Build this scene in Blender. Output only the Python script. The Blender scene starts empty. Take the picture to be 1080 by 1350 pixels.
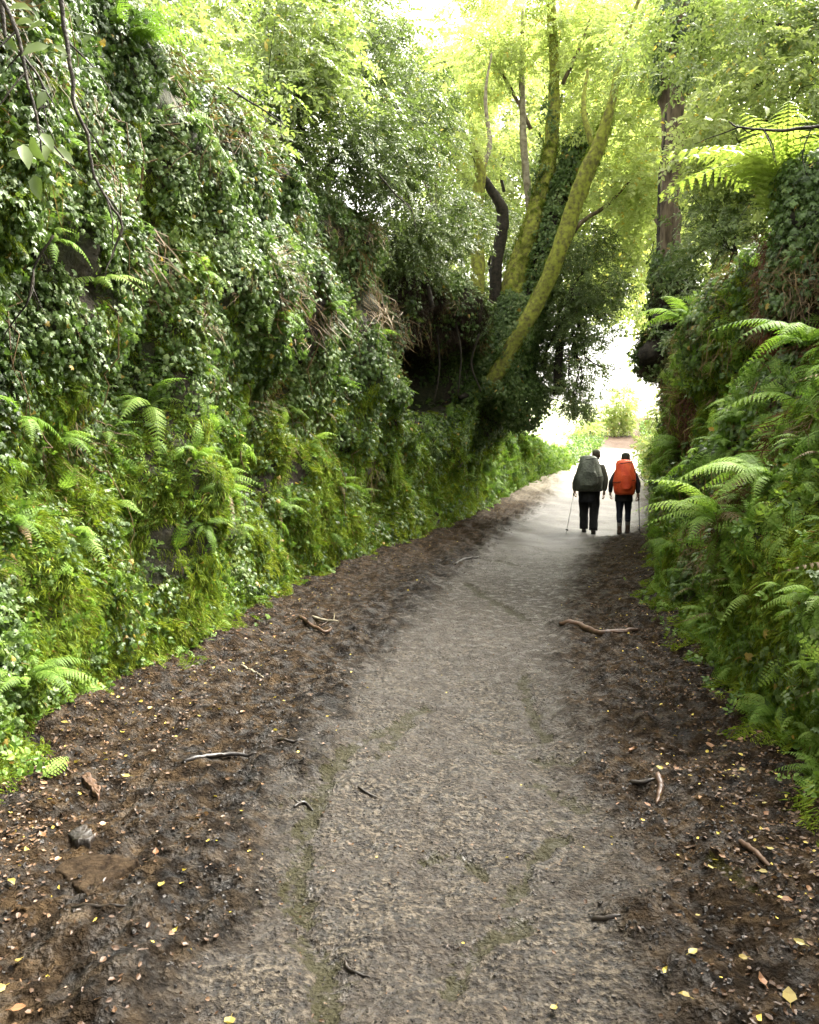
import bpy, math, random
import numpy as np
from mathutils import Vector, Matrix, Euler

rng = np.random.default_rng(7)
random.seed(7)
S = bpy.context.scene
COL = S.collection

# ------------------------------------------------------------------ camera, sky, sun, exposure
CAM_Z = 1.6
PITCH = math.atan(72 / 1080)
cam_data = bpy.data.cameras.new("camera")
cam = bpy.data.objects.new("camera", cam_data)
COL.objects.link(cam)
cam.location = (0, 0, CAM_Z)
cam.rotation_euler = (math.radians(90) - PITCH, 0, 0)
cam_data.sensor_fit = 'HORIZONTAL'
cam_data.sensor_width = 36
cam_data.lens = 36
cam_data.clip_start = 0.05
cam_data.clip_end = 2000
S.camera = cam

SUN_EL, SUN_AZ = math.radians(56), math.radians(50)      # azimuth from +Y towards +X
world = bpy.data.worlds.new("World")
S.world = world
world.use_nodes = True
wn = world.node_tree.nodes; wl = world.node_tree.links
wn.clear()
sky = wn.new('ShaderNodeTexSky'); sky.sky_type = 'NISHITA'; sky.sun_disc = False
sky.sun_elevation = SUN_EL; sky.sun_rotation = SUN_AZ
sky.air_density = 1.0; sky.dust_density = 6.0; sky.ozone_density = 0.6
hs = wn.new('ShaderNodeHueSaturation'); hs.inputs['Saturation'].default_value = 0.12
bg = wn.new('ShaderNodeBackground'); bg.inputs['Strength'].default_value = 0.15
wo = wn.new('ShaderNodeOutputWorld')
tint = wn.new('ShaderNodeMix'); tint.data_type = 'RGBA'; tint.blend_type = 'MULTIPLY'; tint.inputs[0].default_value = 1
tint.inputs[7].default_value = (1.04, 1.0, 0.92, 1)          # warm white overcast
wl.new(sky.outputs[0], hs.inputs['Color']); wl.new(hs.outputs[0], tint.inputs[6]); wl.new(tint.outputs[2], bg.inputs['Color']); wl.new(bg.outputs[0], wo.inputs['Surface'])

sun_data = bpy.data.lights.new("sun", 'SUN')
sun_data.energy = 1.5; sun_data.angle = math.radians(25); sun_data.color = (1.0, 0.95, 0.85)
sun = bpy.data.objects.new("sun", sun_data); COL.objects.link(sun)
sd = Vector((math.sin(SUN_AZ) * math.cos(SUN_EL), math.cos(SUN_AZ) * math.cos(SUN_EL), math.sin(SUN_EL)))
sun.rotation_euler = sd.to_track_quat('Z', 'Y').to_euler()

S.view_settings.view_transform = 'Standard'
S.view_settings.look = 'None'
S.view_settings.gamma = 1
S.view_settings.use_curve_mapping = False
S.view_settings.exposure = 3.15
S.render.engine = 'CYCLES'
cy = S.cycles
cy.max_bounces = 6; cy.diffuse_bounces = 4; cy.glossy_bounces = 2; cy.transmission_bounces = 4
cy.caustics_reflective = False; cy.caustics_refractive = False
cy.use_denoising = True
cy.use_adaptive_sampling = True; cy.adaptive_threshold = 0.02
cy.sample_clamp_indirect = 8

# ------------------------------------------------------------------ maths helpers
def P(px, py, Y):
    """a point seen at a pixel of the 1080x1350 photograph, at distance Y along the lane"""
    a = (px - 540) / 1080; b = -(py - 675) / 1080
    cp, sp = math.cos(PITCH), math.sin(PITCH)
    d = np.array([a, cp + b * sp, -sp + b * cp])
    return np.array([0, 0, CAM_Z]) + d * (Y / d[1])

def G(px, py):
    """the point of flat ground seen at a pixel"""
    a = (px - 540) / 1080; b = -(py - 675) / 1080
    cp, sp = math.cos(PITCH), math.sin(PITCH)
    d = np.array([a, cp + b * sp, -sp + b * cp])
    t = CAM_Z / -d[2]
    return np.array([d[0] * t, d[1] * t])

_perm = np.random.default_rng(3).permutation(256).astype(np.int64)
_perm = np.concatenate([_perm, _perm, _perm])
_grad = np.random.default_rng(5).normal(size=(256, 3)); _grad /= np.linalg.norm(_grad, axis=1)[:, None]
def perlin(x, y, z=0.0):
    x, y, z = np.broadcast_arrays(np.asarray(x, float), np.asarray(y, float), np.asarray(z, float))
    xi, yi, zi = np.floor(x).astype(np.int64), np.floor(y).astype(np.int64), np.floor(z).astype(np.int64)
    xf, yf, zf = x - xi, y - yi, z - zi
    u, v, w = [f * f * f * (f * (f * 6 - 15) + 10) for f in (xf, yf, zf)]
    def g(i, j, k):
        h = _perm[(_perm[(_perm[(xi + i) & 255] + yi + j) & 255] + zi + k) & 255]
        q = _grad[h]
        return q[..., 0] * (xf - i) + q[..., 1] * (yf - j) + q[..., 2] * (zf - k)
    def L(a, b, t): return a + (b - a) * t
    return L(L(L(g(0,0,0), g(1,0,0), u), L(g(0,1,0), g(1,1,0), u), v),
             L(L(g(0,0,1), g(1,0,1), u), L(g(0,1,1), g(1,1,1), u), v), w) * 1.6
def fbm(x, y, z=0.0, o=4, g=0.5):
    r = 0; a = 1.0; f = 1.0
    for i in range(o):
        r = r + a * perlin(np.asarray(x) * f + 17.3 * i, np.asarray(y) * f - 9.1 * i, np.asarray(z) * f + 3.7 * i)
        a *= g; f *= 2.03
    return r
def sstep(a, b, x):
    t = np.clip((np.asarray(x, float) - a) / (b - a), 0, 1)
    return t * t * (3 - 2 * t)

# ------------------------------------------------------------------ object helpers
def tag(o, label=None, cat=None, group=None, kind=None):
    if label: o['label'] = label
    if cat: o['category'] = cat
    if group: o['group'] = group
    if kind: o['kind'] = kind
    return o
def link(o, parent=None):
    COL.objects.link(o)
    if parent is not None: o.parent = parent
    return o
def thing(name, label, cat, loc=(0, 0, 0), rot=(0, 0, 0), group=None):
    o = bpy.data.objects.new(name, None); link(o)
    o.location = loc; o.rotation_euler = rot; o.empty_display_size = 0.1
    return tag(o, label, cat, group)

class MB:
    """collects vertices, faces and one value per vertex for a single mesh"""
    def __init__(s): s.v = []; s.f = []; s.a = []; s.n = 0
    def add(s, verts, faces, val=0.0):
        verts = np.asarray(verts, float).reshape(-1, 3)
        s.v.append(verts); s.f.extend([tuple(i + s.n for i in f) for f in faces])
        s.a.append(np.broadcast_to(np.asarray(val, float), (len(verts),)).copy()); s.n += len(verts)
    def tube(s, pts, rad, seg=7, val=0.0, rough=0.0, cap=True):
        pts = np.asarray(pts, float); n = len(pts)
        rad = np.broadcast_to(np.asarray(rad, float), (n,))
        tan = np.gradient(pts, axis=0); tan /= np.linalg.norm(tan, axis=1)[:, None] + 1e-9
        up = np.array([0.31, 0.2, 0.93]); up = up - tan[0] * (up @ tan[0])
        if np.linalg.norm(up) < .1: up = np.cross(tan[0], [1, 0, 0])
        up /= np.linalg.norm(up); V = []
        ang = np.arange(seg) * 2 * math.pi / seg
        for i in range(n):
            up = up - tan[i] * (up @ tan[i]); up /= np.linalg.norm(up) + 1e-9
            sd_ = np.cross(tan[i], up)
            r = rad[i] * (1 + (rough * fbm(np.cos(ang) * 1.3 + 3, np.sin(ang) * 1.3, i * .35 + pts[0, 0], 3) if rough else 0 * ang))
            V.append(pts[i] + (np.cos(ang) * r)[:, None] * up + (np.sin(ang) * r)[:, None] * sd_)
        V = np.concatenate(V); F = []
        for i in range(n - 1):
            for j in range(seg):
                k = (j + 1) % seg
                F.append((i*seg + j, i*seg + k, (i+1)*seg + k, (i+1)*seg + j))
        if cap:
            F.append(tuple(range(seg))[::-1]); F.append(tuple((n-1)*seg + j for j in range(seg)))
        s.add(V, F, val)
    def mesh(s, name, mats, smooth=True):
        me = bpy.data.meshes.new(name)
        V = np.concatenate(s.v)
        me.from_pydata(V.tolist(), [], s.f)
        at = me.attributes.new('lv', 'FLOAT', 'POINT'); at.data.foreach_set('value', np.concatenate(s.a).astype(np.float32))
        if not isinstance(mats, (list, tuple)): mats = [mats]
        for m in mats: me.materials.append(m)
        if smooth: me.polygons.foreach_set('use_smooth', [True] * len(me.polygons))
        me.update()
        return me
    def obj(s, name, mats, parent=None, smooth=True):
        return link(bpy.data.objects.new(name, s.mesh(name, mats, smooth)), parent)

def spline(pts, n):
    """smooth curve through points (Catmull-Rom)"""
    p = np.asarray(pts, float)
    if len(p) < 3:
        t = np.linspace(0, 1, n)[:, None]; return p[0] * (1 - t) + p[-1] * t
    q = np.vstack([2*p[0] - p[1], p, 2*p[-1] - p[-2]])
    T = np.linspace(0, len(p) - 1 - 1e-6, n); out = []
    for t in T:
        i = int(t); u = t - i
        a, b, c, d = q[i], q[i+1], q[i+2], q[i+3]
        out.append(0.5 * ((2*b) + (-a + c)*u + (2*a - 5*b + 4*c - d)*u*u + (-a + 3*b - 3*c + d)*u**3))
    return np.array(out)
def wobble(pts, amp, f=1.0, seed=0.0):
    p = np.asarray(pts, float); n = len(p)
    t = np.cumsum(np.r_[0, np.linalg.norm(np.diff(p, axis=0), axis=1)]) * f
    w = np.stack([fbm(t, seed + 1.5, k * 7.7, 3) for k in range(3)], 1) * amp
    w *= np.minimum(1, np.arange(n) / 3)[:, None]
    return p + w

# ------------------------------------------------------------------ materials
def new_mat(name):
    m = bpy.data.materials.new(name); m.use_nodes = True
    nt = m.node_tree; nt.nodes.clear()
    out = nt.nodes.new('ShaderNodeOutputMaterial')
    return m, nt, out
def nd(nt, typ, **kw):
    n = nt.nodes.new(typ)
    for k, v in kw.items():
        if k.startswith('i_'):
            n.inputs[int(k[2:]) if k[2:].isdigit() else k[2:].replace('_', ' ')].default_value = v
        else: setattr(n, k, v)
    return n
def mixc(nt, fac, a, b, bt='MIX'):
    n = nt.nodes.new('ShaderNodeMix'); n.data_type = 'RGBA'; n.blend_type = bt
    for s_, v in ((n.inputs[0], fac), (n.inputs[6], a), (n.inputs[7], b)):
        if isinstance(v, bpy.types.NodeSocket): nt.links.new(v, s_)
        else: s_.default_value = v if not isinstance(v, tuple) else (*v[:3], 1)
    return n.outputs[2]
def mth(nt, op, a, b=0.0, c=None, clamp=False):
    n = nt.nodes.new('ShaderNodeMath'); n.operation = op; n.use_clamp = clamp
    for s_, v in ((n.inputs[0], a), (n.inputs[1], b)) + (((n.inputs[2], c),) if c is not None else ()):
        if isinstance(v, bpy.types.NodeSocket): nt.links.new(v, s_)
        else: s_.default_value = v
    return n.outputs[0]
def ramp(nt, fac, stops, interp='LINEAR'):
    n = nt.nodes.new('ShaderNodeValToRGB'); n.color_ramp.interpolation = interp
    e = n.color_ramp.elements
    while len(e) < len(stops): e.new(0.5)
    for i, (p_, c) in enumerate(stops):
        e[i].position = p_; e[i].color = (*c, 1) if isinstance(c, tuple) else (c, c, c, 1)
    nt.links.new(fac, n.inputs[0]); return n.outputs[0]
def noise(nt, scale, detail=4, vec=None, rough=0.55):
    n = nd(nt, 'ShaderNodeTexNoise'); n.inputs['Scale'].default_value = scale
    n.inputs['Detail'].default_value = detail; n.inputs['Roughness'].default_value = rough
    if vec is not None: nt.links.new(vec, n.inputs['Vector'])
    return n.outputs['Fac']
def objvec(nt): return nd(nt, 'ShaderNodeTexCoord').outputs['Object']
def geopos(nt): return nd(nt, 'ShaderNodeNewGeometry').outputs['Position']

def leaf_mat(name, dark, mid, light, trans=0.35, rough=0.42, spec=0.5, odd=None, oddfrac=0.03, patch=0.8):
    """leaf colour varies from leaf to leaf (lv), clump to clump and in broad patches over the place"""
    m, nt, out = new_mat(name)
    at = nd(nt, 'ShaderNodeAttribute', attribute_name='lv').outputs['Fac']
    oi = nd(nt, 'ShaderNodeObjectInfo').outputs['Random']
    pn = noise(nt, patch, 3, geopos(nt))
    f = mth(nt, 'ADD', mth(nt, 'MULTIPLY', at, 0.34), mth(nt, 'MULTIPLY', oi, 0.33))
    f = mth(nt, 'ADD', f, mth(nt, 'MULTIPLY', mth(nt, 'SUBTRACT', pn, 0.28), 0.75))
    col = ramp(nt, f, [(0.12, dark), (0.5, mid), (0.95, light)])
    if odd:
        r2 = mth(nt, 'FRACT', mth(nt, 'ADD', mth(nt, 'MULTIPLY', at, 37.7), mth(nt, 'MULTIPLY', oi, 91.3)))
        col = mixc(nt, mth(nt, 'LESS_THAN', r2, oddfrac), col, odd)
    pb = nd(nt, 'ShaderNodeBsdfPrincipled'); nt.links.new(col, pb.inputs['Base Color'])
    pb.inputs['Roughness'].default_value = rough; pb.inputs['Specular IOR Level'].default_value = spec
    tr = nd(nt, 'ShaderNodeBsdfTranslucent')
    nt.links.new(mixc(nt, 1.0, col, (1.18, 1.22, 0.8), 'MULTIPLY'), tr.inputs['Color'])
    mx = nd(nt, 'ShaderNodeMixShader'); mx.inputs[0].default_value = trans
    nt.links.new(pb.outputs[0], mx.inputs[1]); nt.links.new(tr.outputs[0], mx.inputs[2])
    nt.links.new(mx.outputs[0], out.inputs[0])
    return m

def solid_mat(name, c1, c2, scale=8, rough=0.8, bump=0.3, bscale=40, spec=0.3, dist=0.01, stretch=None, c3=None):
    m, nt, out = new_mat(name)
    v = objvec(nt)
    if stretch:
        mp = nd(nt, 'ShaderNodeMapping'); mp.inputs['Scale'].default_value = stretch
        nt.links.new(v, mp.inputs[0]); v = mp.outputs[0]
    n1 = noise(nt, scale, 5, v)
    st = [(0.35, c1), (0.65, c2)] + ([(0.75, c3)] if c3 else [])
    col = ramp(nt, n1, st)
    pb = nd(nt, 'ShaderNodeBsdfPrincipled'); nt.links.new(col, pb.inputs['Base Color'])
    pb.inputs['Roughness'].default_value = rough; pb.inputs['Specular IOR Level'].default_value = spec
    bp = nd(nt, 'ShaderNodeBump'); bp.inputs['Strength'].default_value = bump; bp.inputs['Distance'].default_value = dist
    nt.links.new(noise(nt, bscale, 5, v), bp.inputs['Height']); nt.links.new(bp.outputs[0], pb.inputs['Normal'])
    nt.links.new(pb.outputs[0], out.inputs[0])
    return m

M = {}
M['ivy'] = leaf_mat('ivy_leaf', (.018, .036, .009), (.082, .140, .034), (.23, .28, .11), .32, .42, .38, (.30, .22, .05), .012)
M['glossy'] = leaf_mat('glossy_shrub_leaf', (.036, .055, .014), (.100, .145, .042), (.22, .27, .11), .34, .38, .45, (.30, .26, .08), .006)
M['herb'] = leaf_mat('herb_leaf', (.020, .046, .007), (.105, .195, .026), (.26, .35, .07), .4, .45, .4, (.35, .22, .04), .008)
M['moss'] = leaf_mat('moss_blade', (.016, .032, .004), (.110, .170, .013), (.31, .36, .04), .35, .65, .15, (.14, .09, .03), .06, 1.1)
M['fern'] = leaf_mat('fern_frond', (.045, .095, .013), (.145, .250, .036), (.30, .40, .10), .45, .55, .22)
M['fern_pale'] = leaf_mat('pale_fern_frond', (.12, .17, .03), (.22, .29, .06), (.33, .38, .12), .38, .5, .35)
M['lime'] = leaf_mat('lime_tree_leaf', (.17, .22, .06), (.32, .38, .14), (.50, .54, .28), .6, .40, .45, (.45, .36, .08), .03, .5)
M['canopy'] = leaf_mat('canopy_leaf', (.08, .12, .026), (.19, .25, .075), (.33, .39, .18), .45, .36, .55, (.40, .32, .08), .02, .5)
M['pale'] = leaf_mat('overexposed_pale_leaf', (.26, .31, .13), (.42, .47, .24), (.58, .60, .38), .6, .5, .3, None, 0, .4)  # albedo raised: the glare of open sky is painted into the leaf colour
M['dryroot'] = leaf_mat('dry_root_fibre', (.012, .008, .005), (.030, .020, .013), (.08, .055, .035), .1, .8, .2)
M['redfibre'] = leaf_mat('red_fibre', (.03, .012, .006), (.085, .034, .016), (.17, .08, .04), .1, .75, .2)
M['litter'] = leaf_mat('dead_leaf', (.015, .008, .004), (.055, .028, .013), (.17, .10, .05), .2, .5, .4, (.52, .42, .08), .05)
M['yleaf'] = leaf_mat('yellow_dead_leaf', (.15, .10, .025), (.25, .20, .05), (.36, .32, .10), .25, .45, .4)
M['oleaf'] = leaf_mat('orange_dead_leaf', (.10, .045, .018), (.19, .095, .045), (.30, .18, .10), .2, .45, .4)
M['bark'] = solid_mat('brown_bark', (.055, .040, .026), (.17, .13, .088), 12, .85, .8, 30, .25, .03, (1, 1, .25))
M['darkbark'] = solid_mat('dark_bark', (.012, .010, .008), (.040, .032, .022), 14, .8, .8, 40, .3, .02)
M['mossbark'] = solid_mat('mossy_bark', (.12, .11, .045), (.32, .35, .06), 11, .95, 1.0, 45, .1, .06, None, (.28, .29, .07))
M['redbark'] = solid_mat('red_brown_fibrous_bark', (.07, .026, .012), (.20, .085, .040), 18, .85, .9, 60, .2, .03, (1, 1, .15))
M['paletrunk'] = solid_mat('pale_bark', (.12, .10, .065), (.26, .235, .17), 10, .85, .5, 40, .2, .01)
M['wetwood'] = solid_mat('wet_stick_bark', (.004, .003, .0022), (.018, .012, .008), 25, .45, .5, 70, .5, .004)
M['brownwood'] = solid_mat('peeled_brown_wood', (.035, .018, .010), (.085, .048, .028), 20, .5, .4, 70, .4, .004)
M['stone'] = solid_mat('wet_flat_stone', (.009, .0055, .003), (.034, .023, .013), 30, .9, 1.0, 50, .08, .012)
M['clod'] = solid_mat('mud_clod', (.004, .003, .002), (.020, .014, .010), 20, .5, .7, 60, .5, .01)
M['deadgrass'] = leaf_mat('dead_stem', (.05, .03, .012), (.13, .085, .035), (.26, .20, .10), .2, .6, .3)

# ------------------------------------------------------------------ shape of the lane
def XL(y): return np.interp(y, [-10, 0, 3, 4.35, 5.5, 6.3, 9.2, 11, 13.6, 17, 21, 28, 35, 45, 60, 100, 400],
                            [-2.2, -2.15, -2.05, -2.05, -2.05, -1.75, -1.6, -1.15, -0.45, 0.45, 1.56, 3.9, 6.6, 10.4, 14.4, 27, 120])
def XR(y): return np.interp(y, [-10, 0, 3.4, 4.35, 5.8, 9.2, 13, 17.8, 22, 28, 35, 45, 60, 100, 400],
                            [1.95, 1.9, 1.9, 2.05, 2.25, 2.8, 4.0, 5.45, 6.8, 8.3, 10, 12.8, 17, 30, 125])
def zg(y): return np.interp(y, [-10, 18, 22, 28, 35, 45, 60, 100, 400], [0, 0, .10, .60, 1.0, 2.1, 4.0, 7.0, 20])
def edge(side, y):
    f = XL if side < 0 else XR
    y = np.asarray(y, float)
    return (f(y - .6) + f(y) + f(y + .6)) / 3
def HW(side, y):
    if side < 0: return np.interp(y, [-5, 12, 14, 17, 20, 22, 25, 28, 31, 34], [4.5, 4.6, 4.9, 5.1, 5.2, 4.4, 3.0, 1.5, .6, .05])
    return np.interp(y, [-5, 8, 12, 16, 20, 25, 30, 36], [3.3, 3.2, 3.2, 3.0, 2.6, 1.7, .6, .05])
def hollow(y, z):
    """the dark hole under the leaning tree's roots, left bank"""
    zb = np.interp(y, [14.4, 20.5], [2.0, 2.85]) + .10 * fbm(y * 1.3, 2.0, 0, 3); zt = np.interp(y, [14.4, 17, 20.5], [3.3, 3.85, 3.95]) + .30 * fbm(y * .9, 6.0, 0, 3)
    a = sstep(14.2, 14.9, y) * (1 - sstep(19.4, 20.3, y))
    return a * sstep(zb - .03, zb + .12, z) * (1 - sstep(zt - .25, zt + .35, z))
def bank(side, y, h):
    """point on a bank: y along the lane, h the way up the wall and on over the top"""
    y = np.asarray(y, float); h = np.asarray(h, float)
    e = edge(side, y); de = (edge(side, y + .5) - edge(side, y - .5))
    nx = side / np.sqrt(1 + de * de); ny = -side * de / np.sqrt(1 + de * de)
    H = HW(side, y); hw = np.minimum(h, H); ht = np.maximum(h - H, 0)
    lean = 0.07 if side < 0 else 0.20
    o = lean * hw + .10 * ht + .85 * np.maximum(ht - .3, 0)
    z = hw * .98 + .38 * ht + .5 * np.minimum(ht, .6)
    low = sstep(0, .5, h)
    bump = .38 * fbm(y * .55 + side * 9, h * .5, side * 3.3, 3) + .13 * fbm(y * 2.1, h * 1.7, 5 + side, 3)
    bump = bump + .05 * fbm(y * 6, h * 5, 9.0 + side, 2)
    bump = bump - .42 * sstep(.12, .5, perlin(y * 1.0 + 3, h * .28, 4.4 + side)) * sstep(.5, 1.6, h)
    if side < 0:
        bump = bump + .32 * sstep(1.8, 3.4, h) * (1 - sstep(12.5, 14.5, y))
        bump = bump + .50 * np.exp(-((y - 12.6) / 1.1) ** 2) * sstep(1.5, 3, h) * .5
        bump = bump + .75 * sstep(17, 20, y) * (1 - sstep(22.5, 25, y)) * sstep(1.0, 2.8, h)
        bump = bump - 2.0 * hollow(y, z)
        bump = bump + .55 * sstep(13.8, 15, y) * (1 - sstep(19.5, 21, y)) * np.exp(-((z - 4.8) / .55) ** 2)
    else:
        bump = bump + .35 * np.exp(-((z - 2.9) / .5) ** 2) * sstep(7, 9, y) * (1 - sstep(15, 18, y))
    bump = bump * (1 - .0 * low) * np.minimum(1, H / 1.0) * (.25 * sstep(-.2, .2, h) + .75 * sstep(0, 1.5, h))
    o = o - bump
    return np.stack([e + nx * o, y + ny * o, z + zg(y)], -1)
def bank_frame(side, y, h):
    d = .06
    p = bank(side, y, h)
    ty = bank(side, y + d, h) - bank(side, y - d, h); th = bank(side, y, h + d) - bank(side, y, h - d)
    n = np.cross(ty, th) * (-side)
    n /= np.linalg.norm(n, axis=-1)[..., None] + 1e-9
    return p, n

# footpath masks
CL = np.array([G(250,1350), G(360,1100), G(420,1000), G(470,900), G(520,850), G(565,790), G(612,750)])
CR = np.array([G(845,1350), G(800,1100), G(765,1000), G(735,850), G(748,790), G(768,750)])
def band(y):
    l = np.interp(y, np.r_[-10, CL[:,1], 17, 20, 26, 32, 60], np.r_[CL[0,0], CL[:,0], 1.9, XL(20)+1.5, XL(26)+1.3, XL(32)+.6, XL(60)+.4])
    r = np.interp(y, np.r_[-10, CR[:,1], 15, 17.5, 20, 60], np.r_[CR[0,0], CR[:,0], 3.4, 4.7, XR(20)-.4, XR(60)-.4])
    return l, r
def centre_mask(x, y):
    l, r = band(y)
    j = .16 * fbm(x * 1.7, y * 1.2, 2.0, 4) + .10 * fbm(x * 7, y * 5, 4.0, 3)
    w = .14 + .012 * y
    return sstep(-w, w, x - l + j) * sstep(-w, w, r - x + j)
ALG = [([(690,895),(700,930),(718,968)], .075), ([(712,1035),(735,1050),(765,1062)], .07), ([(735,1105),(700,1140),(672,1195)], .06),
       ([(560,935),(510,960),(450,1000),(415,1060)], .08), ([(415,1060),(395,1120),(388,1180),(420,1260),(432,1345)], .07),
       ([(615,768),(655,795),(695,815)], .10), ([(655,985),(710,995),(760,1003)], .045), ([(940,1155),(985,1190)], .06),
       ([(595,1310),(640,1250),(690,1225)], .05), ([(640,738),(690,745)], .1), ([(500,1000),(540,950)], .05), ([(640,1150),(600,1120),(560,1130)],.04)]
def algae_mask(x, y, wide=1.0):
    best = np.full(np.shape(x), 9.0)
    for pts, w in ALG:
        q = np.array([G(*p) for p in pts])
        for a, b in zip(q[:-1], q[1:]):
            ab = b - a; t = np.clip(((x - a[0]) * ab[0] + (y - a[1]) * ab[1]) / (ab @ ab), 0, 1)
            d = np.hypot((x - a[0] - t * ab[0]), (y - a[1] - t * ab[1]) * .8) / (w * .62)
            best = np.minimum(best, d)
    best = best / wide
    j = .95 * fbm(x * 7, y * 5, 8.0, 5, .65)
    return 1 - sstep(.6, 1.2, best + j)
def path_z(x, y):
    x = np.asarray(x, float); y = np.asarray(y, float)
    c = centre_mask(x, y)
    l, r = edge(-1, y), edge(1, y)
    near = np.minimum(x - l, r - x)
    z = zg(y) + .07 * (1 - sstep(-.15, .75, near)) + .05 * (1 - c)
    z = z + .05 * fbm(x * .8, y * .6, 1.0, 3)
    z = z + (1 - c) * .7 * (.075 * fbm(x * 2.9, y * 1.7, 3.0, 5, .62) - .05 * sstep(.1, .6, perlin(x * 2.6, y * .5, 7.7)) + .022 * (1 - .8 * sstep(6, 13, y)) * fbm(x * 14, y * 11, 6.0, 3, .7)) + c * (.014 * (1 - sstep(6, 13, y)) * fbm(x * 5, y * 3.5, 7.0, 3, .6) + .006 * (1 - sstep(5, 10, y)) * fbm(x * 26, y * 20, 2.0, 2, .7))
    return z - .018 * algae_mask(x, y)

# --- the muddy lane, fine mesh close by and coarser far away
ys = [-3.0]
while ys[-1] < 75:
    ys.append(ys[-1] + np.clip(.0055 * max(ys[-1], 2.2), .016, .35))
ys = np.array(ys); NT = 330
tt = np.linspace(0, 1, NT)
Yg = np.repeat(ys[:, None], NT, 1)
Lw = edge(-1, ys) - .7; Rw = edge(1, ys) + .7
Xg = Lw[:, None] * (1 - tt) + Rw[:, None] * tt
Zg = path_z(Xg, Yg)
V = np.stack([Xg, Yg, Zg], -1).reshape(-1, 3)
def grid_faces(n, m):
    i = np.arange(n - 1)[:, None] * m + np.arange(m - 1)[None]
    return np.stack([i, i + 1, i + m + 1, i + m], -1).reshape(-1, 4)
def np_mesh(name, V, F, mats, attrs={}):
    me = bpy.data.meshes.new(name)
    me.vertices.add(len(V)); me.vertices.foreach_set('co', V.astype(np.float32).ravel())
    me.loops.add(F.size); me.loops.foreach_set('vertex_index', F.ravel().astype(np.int32))
    me.polygons.add(len(F)); k = F.shape[1]
    me.polygons.foreach_set('loop_start', np.arange(0, F.size, k, dtype=np.int32))
    me.polygons.foreach_set('use_smooth', np.ones(len(F), bool))
    for nme, a in attrs.items():
        at = me.attributes.new(nme, 'FLOAT', 'POINT'); at.data.foreach_set('value', np.asarray(a, np.float32).ravel())
    for m in mats: me.materials.append(m)
    me.update(calc_edges=True)
    return me

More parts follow.
